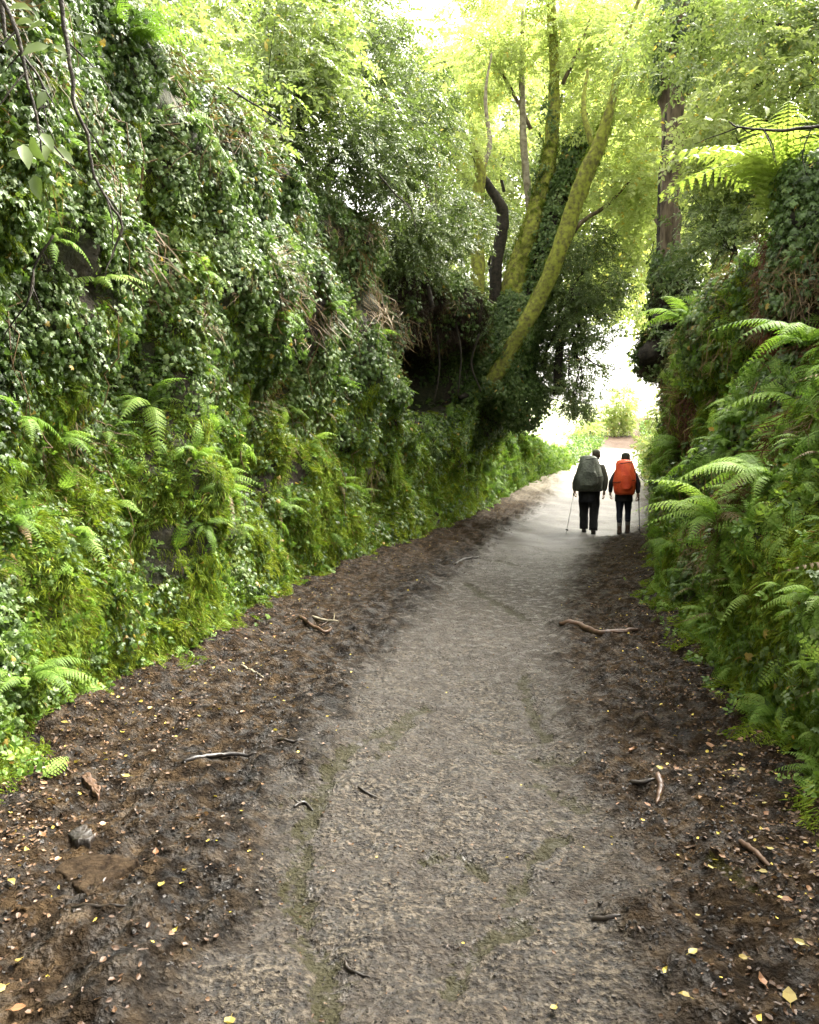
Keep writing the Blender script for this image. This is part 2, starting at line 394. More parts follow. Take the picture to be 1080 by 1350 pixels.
def mud_mat():
    m, nt, out = new_mat('wet_mud_path')
    pos = geopos(nt)
    c = nd(nt, 'ShaderNodeAttribute', attribute_name='centre').outputs['Fac']
    al = nd(nt, 'ShaderNodeAttribute', attribute_name='algae').outputs['Fac']
    lit = nd(nt, 'ShaderNodeAttribute', attribute_name='verge').outputs['Fac']
    al = ramp(nt, mth(nt, 'ADD', mth(nt, 'MULTIPLY', al, .84), mth(nt, 'MULTIPLY', mth(nt, 'SUBTRACT', noise(nt, 17, 6, pos, .75), .5), 5.0)), [(.30, 0.0), (.62, 1.0)])
    al = mth(nt, 'MULTIPLY', al, nd(nt, 'ShaderNodeAttribute', attribute_name='algae_zone').outputs['Fac'])
    n1 = noise(nt, 3.0, 6, pos, .6); n2 = noise(nt, 38, 5, pos, .65); n3 = noise(nt, 12, 4, pos)
    grit = ramp(nt, n2, [(.39, (.0028, .002, .0013)), (.50, (.0215, .0165, .011)), (.60, (.082, .067, .048))])
    grit = mixc(nt, mth(nt, 'MULTIPLY', ramp(nt, n1, [(.42, 0.0), (.58, 1.0)]), .6), grit, (.019, .014, .010))
    mud = ramp(nt, n3, [(.38, (.0012, .0008, .0005)), (.5, (.0062, .0044, .0027)), (.64, (.027, .0195, .0118))])
    vg = ramp(nt, n3, [(.3, (.003, .0020, .0011)), (.5, (.016, .0102, .0052)), (.7, (.050, .033, .017))])
    mud = mixc(nt, lit, mud, vg)
    col = mixc(nt, c, mud, grit)
    col = mixc(nt, mth(nt, 'MULTIPLY', al, .85), col, (.0165, .015, .002))
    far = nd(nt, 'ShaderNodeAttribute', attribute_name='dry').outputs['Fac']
    fb = nd(nt, 'ShaderNodeAttribute', attribute_name='soil_shade').outputs['Fac']
    col = mixc(nt, fb, col, ramp(nt, n3, [(.3, (.034, .021, .015)), (.7, (.10, .070, .052))]))  # brown earth of the climb, darkened in colour to paint its shade
    col = mixc(nt, far, col, ramp(nt, n3, [(.3, (.26, .22, .17)), (.7, (.44, .39, .32))]))  # pale colour paints the glare of open light on the path here
    pb = nd(nt, 'ShaderNodeBsdfPrincipled'); nt.links.new(col, pb.inputs['Base Color'])
    wetp = mth(nt, 'MULTIPLY', ramp(nt, noise(nt, 9, 5, pos, .7), [(.47, 0.0), (.62, 1.0)]), mth(nt, 'ADD', mth(nt, 'MULTIPLY', c, .5), .5))
    wetp = mth(nt, 'MAXIMUM', wetp, mth(nt, 'MULTIPLY', c, .16))
    fm = nd(nt, 'ShaderNodeMix'); nt.links.new(nd(nt, 'ShaderNodeAttribute', attribute_name='far').outputs['Fac'], fm.inputs[0]); nt.links.new(wetp, fm.inputs[2])
    nt.links.new(mth(nt, 'MULTIPLY', c, .45), fm.inputs[3]); wetp = fm.outputs[0]
    wetp = mth(nt, 'MULTIPLY', wetp, mth(nt, 'SUBTRACT', 1.0, fb))
    wetp = mth(nt, 'MULTIPLY', wetp, mth(nt, 'SUBTRACT', 1.0, mth(nt, 'MULTIPLY', al, .7)))
    r = mth(nt, 'SUBTRACT', .74, mth(nt, 'MULTIPLY', wetp, .44))
    nt.links.new(r, pb.inputs['Roughness'])
    sp_ = mth(nt, 'ADD', mth(nt, 'ADD', .05, mth(nt, 'MULTIPLY', c, .14)), mth(nt, 'MULTIPLY', wetp, .5))
    nt.links.new(mth(nt, 'MULTIPLY', sp_, mth(nt, 'SUBTRACT', 1.0, fb)), pb.inputs['Specular IOR Level'])
    h = mth(nt, 'ADD', n2, mth(nt, 'MULTIPLY', noise(nt, 110, 3, pos), .45))
    vo = nd(nt, 'ShaderNodeTexVoronoi'); vo.inputs['Scale'].default_value = 55; nt.links.new(pos, vo.inputs['Vector'])
    h = mth(nt, 'ADD', h, mth(nt, 'MULTIPLY', vo.outputs['Distance'], .5))
    h = mth(nt, 'ADD', h, mth(nt, 'MULTIPLY', n3, 1.2))
    bp = nd(nt, 'ShaderNodeBump'); bp.inputs['Strength'].default_value = 1.0
    cdn = nd(nt, 'ShaderNodeAttribute', attribute_name='far').outputs['Fac']; nt.links.new(mth(nt, 'SUBTRACT', .030, mth(nt, 'MULTIPLY', cdn, .0265)), bp.inputs['Distance'])
    nt.links.new(h, bp.inputs['Height']); nt.links.new(bp.outputs[0], pb.inputs['Normal'])
    nt.links.new(pb.outputs[0], out.inputs[0])
    return m
near_edge = np.minimum(Xg - edge(-1, ys)[:, None], edge(1, ys)[:, None] - Xg)
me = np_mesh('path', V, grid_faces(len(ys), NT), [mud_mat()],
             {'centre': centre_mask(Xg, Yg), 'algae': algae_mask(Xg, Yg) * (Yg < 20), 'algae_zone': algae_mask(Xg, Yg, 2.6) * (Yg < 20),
              'verge': 1 - sstep(.8, 1.6, near_edge + .3 * fbm(Xg * 3, Yg * 2, 0, 3)), 'soil_shade': .85 * sstep(40, 46, Yg + 1.6 * fbm(Xg * .7, Yg * .4, 6, 3)), 'far': sstep(8, 16, Yg), 'dry': sstep(23, 31, Yg + 1.2 * fbm(Xg, Yg * .6, 3, 3)) * (1 - sstep(41, 46, Yg + 1.6 * fbm(Xg * .7, Yg * .4, 6, 3)))})  # far-path masks paint its shaded climb and the bright glare before it
tag(link(bpy.data.objects.new('path', me)), 'wet grey brown mud path running away between the banks', kind='structure')

# --- banks
def earth_mat():
    m, nt, out = new_mat('bank_earth')
    pos = geopos(nt)
    n1 = noise(nt, 1.3, 5, pos); n2 = noise(nt, 22, 5, pos)
    col = mixc(nt, ramp(nt, n1, [(.40, 0.0), (.60, 1.0)]), ramp(nt, n2, [(.3, (.012, .009, .006)), (.7, (.050, .036, .022))]),
               ramp(nt, n2, [(.3, (.010, .014, .004)), (.7, (.036, .046, .010))]))
    pb = nd(nt, 'ShaderNodeBsdfPrincipled'); nt.links.new(col, pb.inputs['Base Color']); pb.inputs['Roughness'].default_value = .85
    bp = nd(nt, 'ShaderNodeBump'); bp.inputs['Strength'].default_value = .9; bp.inputs['Distance'].default_value = .04
    nt.links.new(n2, bp.inputs['Height']); nt.links.new(bp.outputs[0], pb.inputs['Normal'])
    nt.links.new(pb.outputs[0], out.inputs[0]); return m
M['earth'] = earth_mat()
for side, nm in ((-1, 'bank_left'), (1, 'bank_right')):
    by = np.concatenate([np.arange(-5, 22, .09), np.arange(22, 37, .2)])
    bh = np.concatenate([np.arange(-.35, 6.2, .07), np.arange(6.2, 26, .8)])
    Yb, Hb = np.meshgrid(by, bh, indexing='ij')
    Vb = bank(side, Yb, Hb).reshape(-1, 3)
    F = grid_faces(len(by), len(bh))
    if side < 0: F = F[:, ::-1]
    o = link(bpy.data.objects.new(nm, np_mesh(nm, Vb, F, [M['earth']])))
    tag(o, 'steep earth bank on the %s of the sunken lane, clothed in %s' % (('left', 'moss and ivy') if side < 0 else ('right', 'ferns')), kind='structure')

# --- open ground beyond the cutting, out to the horizon
gx = np.concatenate([-np.geomspace(400, 30, 14), np.arange(-28, 60, .9), np.geomspace(62, 500, 14)])
gy = np.concatenate([[-60, -40, -25, -12, -5], np.arange(0, 90, .9), np.geomspace(92, 900, 16)])
X0, Y0 = np.meshgrid(gx, gy, indexing='ij')
dd = np.maximum(edge(-1, Y0) - X0, X0 - edge(1, Y0))
Z0 = zg(Y0) - .30 + sstep(0, 2.5, dd) * (.42 + .35 * fbm(X0 * .25, Y0 * .25, 2, 3)) * sstep(24, 32, Y0)
Z0 = Z0 + sstep(1, 14, edge(-1, Y0) - X0) * 2.2 * sstep(30, 44, Y0)
Z0 = Z0 + .9 * fbm(X0 * .03, Y0 * .03, 3, 3) * sstep(10, 60, dd)
def ground_mat():
    m, nt, out = new_mat('open_ground')
    pos = geopos(nt); n1 = noise(nt, .6, 5, pos); n2 = noise(nt, 6, 5, pos)
    col = mixc(nt, ramp(nt, n1, [(.42, 0.0), (.58, 1.0)]), ramp(nt, n2, [(.3, (.30, .29, .20)), (.7, (.46, .43, .33))]),
               ramp(nt, n2, [(.3, (.12, .19, .05)), (.7, (.25, .32, .10))]))
    pb = nd(nt, 'ShaderNodeBsdfPrincipled'); nt.links.new(col, pb.inputs['Base Color']); pb.inputs['Roughness'].default_value = .9
    nt.links.new(pb.outputs[0], out.inputs[0]); return m
me = np_mesh('ground', np.stack([X0, Y0, Z0], -1).reshape(-1, 3), grid_faces(len(gx), len(gy))[:, ::-1], [ground_mat()])
tag(link(bpy.data.objects.new('ground', me)), 'pale open ground beyond the shaded cutting', kind='structure')

# ------------------------------------------------------------------ small plant shapes, used many times
def leaf_quad(mb, base, d, n, L, W, val, lobes=0, curl=.18):
    """one leaf: base point, direction, normal, length, width"""
    d = d / (np.linalg.norm(d) + 1e-9); s_ = np.cross(d, n); s_ /= np.linalg.norm(s_) + 1e-9; n = np.cross(s_, d)
    if lobes:   # ivy: five pointed lobes round the stalk end
        o = [(0, 0, 0), (.42, .02, .5), (.30, .30, .33), (.55, .52, .1), (.25, .60, .0), (0, 1, 0)]
        pts = [(0, .05, .02)]
        out_ = [(.28, -.08, -.03), (.55, .22, -curl), (.30, .38, -.03), (.42, .66, -curl*.8), (.16, .68, 0), (0, 1.02, -curl)]
        out_ = [(0, .02, .04)] + out_ + [(-a, b, c) for a, b, c in out_[-2::-1]]
        ctr = (0, .42, .06)
        q = [base + (a*W*1.05)*s_ + (b*L)*d + (c*L)*n for a, b, c in out_ + [ctr]]
        m_ = len(out_); f = [(i, (i+1) % m_, m_) for i in range(m_)]
        mb.add(q, f, val); return
    q = [base, base + .28*L*d - .42*W*s_ + .05*L*n, base + .66*L*d - .36*W*s_ + .02*L*n, base + L*d - curl*L*n,
         base + .66*L*d + .36*W*s_ + .02*L*n, base + .28*L*d + .42*W*s_ + .05*L*n, base + .30*L*d - .03*L*n, base + .66*L*d - .05*L*n]
    mb.add(q, [(0, 6, 1), (1, 6, 7, 2), (2, 7, 3), (0, 5, 6), (5, 4, 7, 6), (4, 3, 7)], val)

LIB = {}
def proto(name, mb, mat, kind=None):
    o = bpy.data.objects.new(name, mb.mesh(name, mat, smooth=False))
    LIB.setdefault(kind or name, []).append(o)
    return o
def rv(r, s=1.0): return r.normal(size=3) * s

def make_protos():
    r = np.random.default_rng(11)
    # ivy pads: z out of the wall, y up
    for k in range(4):
        mb = MB()
        for i in range(15):
            a = r.uniform(0, 6.28); q = r.uniform(0, .14) ** 1
            p = np.array([math.cos(a)*q, math.sin(a)*q, r.uniform(.0, .09)])
            n = np.array([r.normal()*.45, r.uniform(.0, .9), 1]); d = np.array([r.normal()*.5, -1, r.uniform(-.1, .6)])
            L = r.uniform(.035, .065)
            leaf_quad(mb, p, d, n, L, L*.95, r.uniform(), 1)
        proto('ivy_pad', mb, M['ivy'], 'ivy')
    # glossy shrub sprigs, twig along y
    def sprig(kind, mat, n, L0, L1, asp, ln, droop):
        for k in range(4):
            mb = MB()
            ph = r.uniform(0, 6)
            for i in range(n):
                t = (i + .6) / n; y = t * ln
                p = np.array([.02*math.sin(ph + 4*t), y, -droop * t * t])
                sd_ = 1 if i % 2 else -1
                d = np.array([sd_ * r.uniform(.5, 1.1), r.uniform(.3, .9), r.uniform(-.5, .3)]) if i < n - 1 else np.array([0, 1, -.2])
                nn = np.array([r.normal()*.35, r.normal()*.35, 1])
                L = r.uniform(L0, L1); leaf_quad(mb, p, d, nn, L, L*asp, r.uniform())
            proto(kind + '_sprig', mb, mat, kind)
    sprig('glossy', M['glossy'], 13, .045, .075, .50, .26, .06)
    sprig('lime', M['lime'], 12, .05, .085, .62, .30, .08)
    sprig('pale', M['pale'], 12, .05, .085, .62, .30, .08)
    sprig('canopy', M['canopy'], 13, .05, .085, .55, .30, .08)
    sprig('herb', M['herb'], 9, .025, .045, .75, .10, .03)
    # moss tuft: fine blades hanging and standing out from the wall
    for k in range(4):
        mb = MB()
        for i in range(70):
            p = np.array([r.uniform(-.09, .09), r.uniform(-.09, .09), -.01])
            d = np.array([r.normal()*.45, r.uniform(-1.5, -.1), r.uniform(.35, 1.1)]); d /= np.linalg.norm(d)
            L = r.uniform(.03, .085); w = r.uniform(.0022, .005)
            s_ = np.cross(d, rv(r)); s_ /= np.linalg.norm(s_)
            mid = p + d*L*.55; tip = p + d*L + np.array([0, -.35*L, -.1*L])
            mb.add([p - s_*w, p + s_*w, mid + s_*w*1.1, mid - s_*w*1.1, tip], [(0, 1, 2, 3), (3, 2, 4)], r.uniform())
        proto('moss_tuft', mb, M['moss'], 'moss')
    # hanging dry roots and fibres
    for kind, mat in (('dryroot', M['dryroot']), ('redfibre', M['redfibre']), ('deadstem', M['deadgrass'])):
        for k in range(3):
            mb = MB()
            for i in range(26):
                p = np.array([r.uniform(-.14, .14), r.uniform(-.1, .1), r.uniform(0, .05)])
                d = np.array([r.normal()*.5, -1, r.uniform(-.1, .5)]) * r.uniform(.08, .22)
                pts = [p, p + d*.5 + rv(r, .02), p + d + rv(r, .03)]
                w = r.uniform(.0015, .004); s_ = np.array([1, 0, 0]) * w
                mb.add([pts[0]-s_, pts[0]+s_, pts[1]+s_, pts[1]-s_, pts[2]], [(0, 1, 2, 3), (3, 2, 4)], r.uniform())
            proto(kind + '_tuft', mb, mat, kind)
    # leaf litter flakes lying flat: z up
    for k in range(5):
        mb = MB(); L = .05
        leaf_quad(mb, np.array([0, -.025, .003]), np.array([0, 1, r.uniform(-.1, .25)]), np.array([r.normal()*.3, 0, 1]), L, L*r.uniform(.45, .8), r.uniform(), 0, r.uniform(-.3, .3))
        proto('litter_leaf', mb, M['litter'], 'litter')
    for k in range(4):
        mb = MB()
        n_ = 7; a = np.sort(r.uniform(0, 6.28, n_)); q = r.uniform(.6, 1, n_) * .02
        top = np.stack([np.cos(a)*q*.6, np.sin(a)*q*.6, r.uniform(.008, .018, n_)], 1); bot = np.stack([np.cos(a)*q, np.sin(a)*q, np.full(n_, -.006)], 1)
        F = [(i, (i+1) % n_, n_ + (i+1) % n_, n_ + i) for i in range(n_)] + [tuple(range(n_, 2*n_))]
        mb.add(np.vstack([bot, top]), F, r.uniform()); proto('mud_clod', mb, M['clod'], 'clod')

def frond_mesh(name, mat, r, L=1.0, pairs=17, sub=5, width=.24, arch=.45, tipdroop=.5):
    """fern frond from the origin along +y, arching up (z) then drooping; toothed pinnae on both sides"""
    mb = MB()
    n = 14; t = np.linspace(0, 1, n)
    sidew = r.normal() * .06
    spine = np.stack([sidew * t * t, t * (1 - .12*arch*t), arch * (t - .25*t*t) - (arch*.75 + tipdroop*.5) * t**2.6], 1) * L
    mb.tube(spine, np.linspace(.006, .0015, n) * L**.5, 3, .25, cap=False)
    def sp(u):
        return np.array([np.interp(u, t, spine[:, k]) for k in range(3)])
    for i in range(pairs):
        u = .12 + .87 * i / (pairs - 1)
        w = width * L * (math.sin(math.pi * min(1, (u - .02) * .95 + .08)) ** .75) * (1 - .25*u)
        c = sp(u); tg = sp(min(1, u + .03)) - sp(u - .03); tg /= np.linalg.norm(tg)
        for s_ in (-1, 1):
            up = np.cross([1, 0, 0], tg); up /= np.linalg.norm(up)
            d = np.array([s_, 0, 0]) * 1.0 + tg * .42 - up * r.uniform(.05, .35)
            d /= np.linalg.norm(d); per = np.cross(up, d) * s_; per /= np.linalg.norm(per)
            pw = L * .87 / pairs * .60
            v_ = r.uniform()
            # toothed outline with separate pinnules as small quads
            for j in range(sub):
                a0 = j / sub; a1 = (j + .78) / sub; tp = 1 - .8 * ((j + .5) / sub) ** 1.3
                for q in (-1, 1):
                    b0 = c + d*w*a0 - up*w*.25*a0*a0; b1 = c + d*w*a1 - up*w*.25*a1*a1
                    o0 = per*q*pw*tp; sh = d * w * .07
                    mb.add([b0, b1, b1 + o0*.75 + sh - up*.1*pw, b0 + o0 + sh - up*.15*pw], [(0, 1, 2, 3)], v_ * .7 + .3 * r.uniform())
            mb.add([c + d*w*.95 - up*w*.23 - per*pw*.15, c + d*w*.95 - up*w*.23 + per*pw*.15, c + d*w*1.1 - up*w*.3], [(0, 1, 2)], v_)
    return mb
make_protos()
_r = np.random.default_rng(21)
for k in range(3):
    proto('small_frond', frond_mesh('f', M['fern'], _r, .30, 11, 3, .26, .35, .6), M['fern'], 'sfrond')
FROND = {'green': [frond_mesh('frond', None, _r, 1.0, 24, 5, .21, a_, d_).mesh('frond', M['fern'], False) for a_, d_ in ((.45, .9), (.3, 1.2), (.6, .7), (.4, 1.0), (.5, 1.5))],
         'brown': [frond_mesh('frond', None, _r, 1.0, 17, 4, .16, .2, 1.6).mesh('dead_frond', M['deadgrass'], False)],
         'pale': [frond_mesh('frond', None, _r, 1.0, 22, 5, .22, a_, d_).mesh('pale_frond', M['fern_pale'], False) for a_, d_ in ((.6, .5), (.75, .7))]}

# ------------------------------------------------------------------ scattering of stuff with geometry nodes
def eulers(Zd, Yd, r, spin=0.35):
    """rotation taking local z to Zd and local y near Yd"""
    Zd = Zd / (np.linalg.norm(Zd, axis=1)[:, None] + 1e-9)
    X = np.cross(Yd, Zd); X /= np.linalg.norm(X, axis=1)[:, None] + 1e-9
    Y = np.cross(Zd, X)
    a = r.normal(size=len(Zd)) * spin
    c, s_ = np.cos(a)[:, None], np.sin(a)[:, None]
    X, Y = X*c + Y*s_, Y*c - X*s_
    ey = -np.arcsin(np.clip(X[:, 2], -1, 1)); ex = np.arctan2(Y[:, 2], Zd[:, 2]); ez = np.arctan2(X[:, 1], X[:, 0])
    return np.stack([ex, ey, ez], 1)
_gn = {}
def gn_group(kind):
    if kind in _gn: return _gn[kind]
    c = bpy.data.collections.new('shapes_' + kind)
    for o in LIB[kind]: c.objects.link(o)
    ng = bpy.data.node_groups.new('scatter_' + kind, 'GeometryNodeTree')
    ng.interface.new_socket('Geometry', in_out='INPUT', socket_type='NodeSocketGeometry')
    ng.interface.new_socket('Geometry', in_out='OUTPUT', socket_type='NodeSocketGeometry')
    N = ng.nodes; K = ng.links
    gi = N.new('NodeGroupInput'); go = N.new('NodeGroupOutput')
    ci = N.new('GeometryNodeCollectionInfo'); ci.inputs[0].default_value = c
    ci.inputs['Separate Children'].default_value = True; ci.inputs['Reset Children'].default_value = True
    ip = N.new('GeometryNodeInstanceOnPoints'); ip.inputs['Pick Instance'].default_value = True
    def na(name, typ):
        n = N.new('GeometryNodeInputNamedAttribute'); n.data_type = typ; n.inputs[0].default_value = name
        return n.outputs[0]
    K.new(gi.outputs[0], ip.inputs['Points']); K.new(ci.outputs[0], ip.inputs['Instance'])
    K.new(na('pick', 'INT'), ip.inputs['Instance Index']); K.new(na('rot', 'FLOAT_VECTOR'), ip.inputs['Rotation'])
    K.new(na('size', 'FLOAT'), ip.inputs['Scale']); K.new(ip.outputs[0], go.inputs[0])
    _gn[kind] = ng; return ng
TOTAL = [0]
def scatter(name, kind, pts, rot, size, parent=None, label=None):
    TOTAL[0] += len(pts)
    me = bpy.data.meshes.new(name)
    me.vertices.add(len(pts)); me.vertices.foreach_set('co', np.asarray(pts, np.float32).ravel())
    a = me.attributes.new('rot', 'FLOAT_VECTOR', 'POINT'); a.data.foreach_set('vector', np.asarray(rot, np.float32).ravel())
    a = me.attributes.new('size', 'FLOAT', 'POINT'); a.data.foreach_set('value', np.asarray(size, np.float32))
    a = me.attributes.new('pick', 'INT', 'POINT'); a.data.foreach_set('value', rng.integers(0, len(LIB[kind]), len(pts)).astype(np.int32))
    o = link(bpy.data.objects.new(name, me), parent)
    md = o.modifiers.new('scatter', 'NODES'); md.node_group = gn_group(kind)
    tag(o, label, kind='stuff'); return o
def in_view(p, m=1.35):
    cp, sp = math.cos(PITCH), math.sin(PITCH)
    y = p[:, 1]*cp - (p[:, 2]-CAM_Z)*sp; z = p[:, 1]*sp + (p[:, 2]-CAM_Z)*cp
    return (y > .3) & (np.abs(p[:, 0]) < .5*m*y + .4) & (np.abs(z) < .625*m*y + .4)

def cover(name, kind, side, n, dens, label, y0=1.0, y1=30.0, h0=0.0, h1=6.5, size=(.8, 1.3), out=.02, tilt=.35, spin=.5, grow=True):
    """plants growing all over a bank where dens(point, y, h) says so"""
    u = rng.uniform(0, 1, n); y = y0 * (y1 / y0) ** u if grow else rng.uniform(y0, y1, n)
    h = rng.uniform(h0, h1, n)
    p, nn = bank_frame(side, y, h)
    keep = (rng.uniform(size=n) < dens(p, y, h) * np.where(in_view(p), 1, .12)) & (h < HW(side, y) + 3.5)
    p, nn, y = p[keep], nn[keep], y[keep]
    Z = nn + rng.normal(size=nn.shape) * tilt
    Yd = np.tile([0, 0, 1.0], (len(p), 1)) + rng.normal(size=nn.shape) * .1
    s_ = rng.uniform(*size, len(p)) * (np.clip(y / 7, .75, 2.2) ** .55 if grow else 1)
    return scatter(name, kind, p + nn * out, eulers(Z, Yd, rng, spin), s_, label=label)

# ------------------------------------------------------------------ growth on the banks (nobody could count it)
def gap(y, h, s, f=.8): return perlin(y * f + s, h * f * 1.3 - s, s * 1.7)
def dl_moss(p, y, h):
    n = gap(y, h, 2.0) + .6 * gap(y, h, 5.0, 2.2)
    zone = np.exp(-((h - .9) / 1.3) ** 2) * (.55 + .45 * sstep(6, 10, y)) + .35 * sstep(1.5, 3.3, h) * (1 - sstep(3.6, 4.4, h)) * (y < 7)
    return np.clip(zone * (.75 + .9 * n), 0, 1) * (1 - .9 * (gap(y, h, 41.0, .9) < -.33)) * (1 - hollow(y, p[:, 2] - zg(y)))
def dl_ivy(p, y, h):
    n = gap(y, h, 9.0, 1.0) + .5 * gap(y, h, 4.0, 2.5)
    hz = hollow(y, p[:, 2] - zg(y)); mat = np.exp(-((y - 16.6) / 2.0) ** 2) * sstep(3.9, 4.2, h) * (1 - sstep(4.8, 5.2, h))
    return np.clip(.08 + .9 * sstep(1.3, 3.0, h) + .7 * n - 1.1 * (n < -.42), 0, 1) * (1 - hz) * (1 - .85 * mat)
def dl_herb(p, y, h):
    n = gap(y, h, 13.0, 1.2)
    return np.clip((1 - sstep(2.0, 3.6, h)) * (.6 + .9 * n), 0, 1) * (1 - .85 * (gap(y, h, 41.0, .9) < -.33)) * (1 - hollow(y, p[:, 2] - zg(y)))
cover('bank_moss', 'moss', -1, 95000, dl_moss, 'yellow green moss hanging on the lower left bank', h1=4.6, size=(.55, 1.05))
cover('bank_ivy', 'ivy', -1, 62000, dl_ivy, 'ivy leaves covering the upper left bank', h0=.1, size=(.38, 1.05), tilt=.55)
cover('bank_herbs', 'herb', -1, 75000, dl_herb, 'small leafy herbs growing low on the left bank', h1=3.8, size=(.6, 1.2), tilt=.6, spin=1.2)
cover('bank_small_ferns', 'sfrond', -1, 5200, lambda p, y, h: np.clip(.3 + gap(y, h, 21.0, .6), 0, 1) * (1 - hollow(y, p[:, 2] - zg(y))) * sstep(.15, .7, h),
      'small fern fronds scattered over the left bank', h1=4.5, size=(.5, 1.0), tilt=.5, spin=2.5)
cover('bank_dead_stems', 'deadstem', -1, 1500, lambda p, y, h: np.clip(-.05 + sstep(2.0, 3.2, h) * .5 + 1.1 * gap(y, h, 31.0, .7), 0, 1),
      'brown dead stems trailing down the upper left bank', h0=1.0, h1=6, size=(.7, 1.6))
cover('hanging_roots', 'dryroot', -1, 9000, lambda p, y, h: np.exp(-((y - 16.8) / 2.0) ** 2) * sstep(3.6, 4.0, h) * (1 - sstep(5.0, 5.5, h)),
      'mat of dry brown roots hanging over the dark hollow', y0=13, y1=21, h0=3.3, h1=5.6, size=(.6, 1.2), grow=False)

def dr_moss(p, y, h): return np.clip(.30 + .9 * gap(y, h, 3.0), 0, 1) * (1 - .6 * sstep(2.2, 3.4, h))
def dr_ivy(p, y, h): return np.clip(.10 + .75 * sstep(2.0, 3.4, h) + .8 * gap(y, h, 6.0, .9), 0, 1)
cover('bank_moss', 'moss', 1, 45000, dr_moss, 'moss on the right bank between the ferns', h1=3.6, size=(.55, 1.0))
cover('bank_ivy', 'ivy', 1, 24000, dr_ivy, 'ivy leaves on the right bank above the ferns', h0=.3, size=(.7, 1.1), tilt=.5)
cover('bank_herbs', 'herb', 1, 40000, lambda p, y, h: np.clip(.35 + gap(y, h, 15.0, 1.1), 0, 1) * (1 - .5 * sstep(2.2, 3.5, h)),
      'small leafy herbs growing on the right bank', h1=3.8, size=(.8, 1.5), tilt=.6, spin=1.2)
cover('bank_small_ferns', 'sfrond', 1, 36000, lambda p, y, h: np.clip(.45 + .8 * gap(y, h, 25.0, .6), 0, 1) * (1 - .4 * sstep(2.6, 3.6, h)),
      'small fern fronds crowding the right bank', h0=.15, h1=4.2, size=(.5, 1.05), tilt=.45, spin=2.4)
cover('bank_dead_stems', 'deadstem', 1, 3500, lambda p, y, h: np.clip(.0 + .3 * sstep(1.5, 3, h) + 1.0 * gap(y, h, 35.0, .7), 0, 1),
      'brown dead stems among the right bank ferns', h0=.8, h1=5, size=(.7, 1.5))
def near_px(p, px, py, r):
    cp, sp = math.cos(PITCH), math.sin(PITCH)
    yy = p[:, 1]*cp - (p[:, 2]-CAM_Z)*sp; zz = p[:, 1]*sp + (p[:, 2]-CAM_Z)*cp
    return (540 + 1080*p[:, 0]/yy - px) ** 2 + (675 - 1080*zz/yy - py) ** 2 < r*r
# reddish root fibres in the right bank, at three places up its wall
cover('red_root_fibres', 'redfibre', 1, 4500, lambda p, y, h: np.maximum.reduce([np.exp(-((y-a)/.45)**2 - ((h-b)/.45)**2) for a, b in ((6.3, 2.4), (10.2, 2.3), (7.2, 3.0), (5.4, 1.6))]),
      'reddish brown root fibres hanging from the right bank', y0=4, y1=12, h0=1, h1=3.6, size=(.7, 1.3), grow=False)

cover('bank_end_ferns', 'sfrond', -1, 9000, lambda p, y, h: .75 + 0*y, 'bright fern fronds on the open far end of the left bank', y0=22, y1=37, h0=-.1, h1=4, size=(.9, 1.7), tilt=.5, spin=2.0, grow=False)
cover('bank_end_herbs', 'herb', -1, 9000, lambda p, y, h: .8 + 0*y, 'bright weeds on the open far end of the left bank', y0=23, y1=37, h0=-.1, h1=4, size=(1.5, 2.6), tilt=.6, spin=2.0, grow=False)
cover('bank_end_herbs', 'herb', 1, 9000, lambda p, y, h: .8 + 0*y, 'bright weeds on the open far end of the right bank', y0=20, y1=37, h0=-.1, h1=4, size=(1.5, 2.6), tilt=.6, spin=2.0, grow=False)
# grass and weeds on the verges past the cutting
n = 9000; y = rng.uniform(32, 60, n); sd_ = rng.choice([-1, 1], n); dx = rng.exponential(1.0, n)
x = np.where(sd_ < 0, edge(-1, y) - dx, edge(1, y) + dx); p = np.stack([x, y, zg(y) + .1 + 0*x], 1)
scatter('verge_weeds', 'herb', p, eulers(np.tile([0, -.6, .8], (n, 1)) + rng.normal(size=(n, 3))*.5, np.tile([0, .5, 1.], (n, 1)), rng, 1.5), rng.uniform(1.5, 3.5, n),
        label='bright weeds along the verges past the cutting')

# ------------------------------------------------------------------ litter on the lane
def litter(name, kind, n, dens, label, y0=1.6, y1=24, size=(.5, 1.1), lift=.004, tilt=.25):
    u = rng.uniform(0, 1, n); y = y0 * (y1 / y0) ** u
    l, r = edge(-1, y), edge(1, y); x = l - .2 + rng.uniform(0, 1, n) * (r - l + .4)
    nr = np.minimum(x - l, r - x)
    k = rng.uniform(size=n) < dens(x, y, nr)
    x, y = x[k], y[k]; m = len(x)
    p = np.stack([x, y, path_z(x, y) + lift], 1)
    Z = np.tile([0, 0, 1.0], (m, 1)) + rng.normal(size=(m, 3)) * tilt
    a = rng.uniform(0, 6.28, m)
    return scatter(name, kind, p, eulers(Z, np.stack([np.cos(a), np.sin(a), 0*a], 1), rng, .1), rng.uniform(*size, m), label=label)
LIB['litter'] = LIB['litter']
litter('leaf_litter', 'litter', 60000, lambda x, y, nr: np.clip((1 - centre_mask(x, y)) * (.10 + .9 * (1 - sstep(.25, 1.0, nr + .35 * fbm(x*2.2, y*1.6, 3, 3)))), 0, 1),
       'brown and yellow leaf litter along both edges of the path', size=(.15, .6))
litter('leaf_crumbs', 'litter', 9000, lambda x, y, nr: .25 + 0*x, 'tiny leaf crumbs trodden into the mud', size=(.15, .4))
litter('mud_clods', 'clod', 30000, lambda x, y, nr: (1 - centre_mask(x, y)) * np.clip(.55 + fbm(x*1.5, y, 2, 3), 0, 1), 'dark lumps of churned mud beside the trodden strip', size=(.15, .75), lift=-.004)
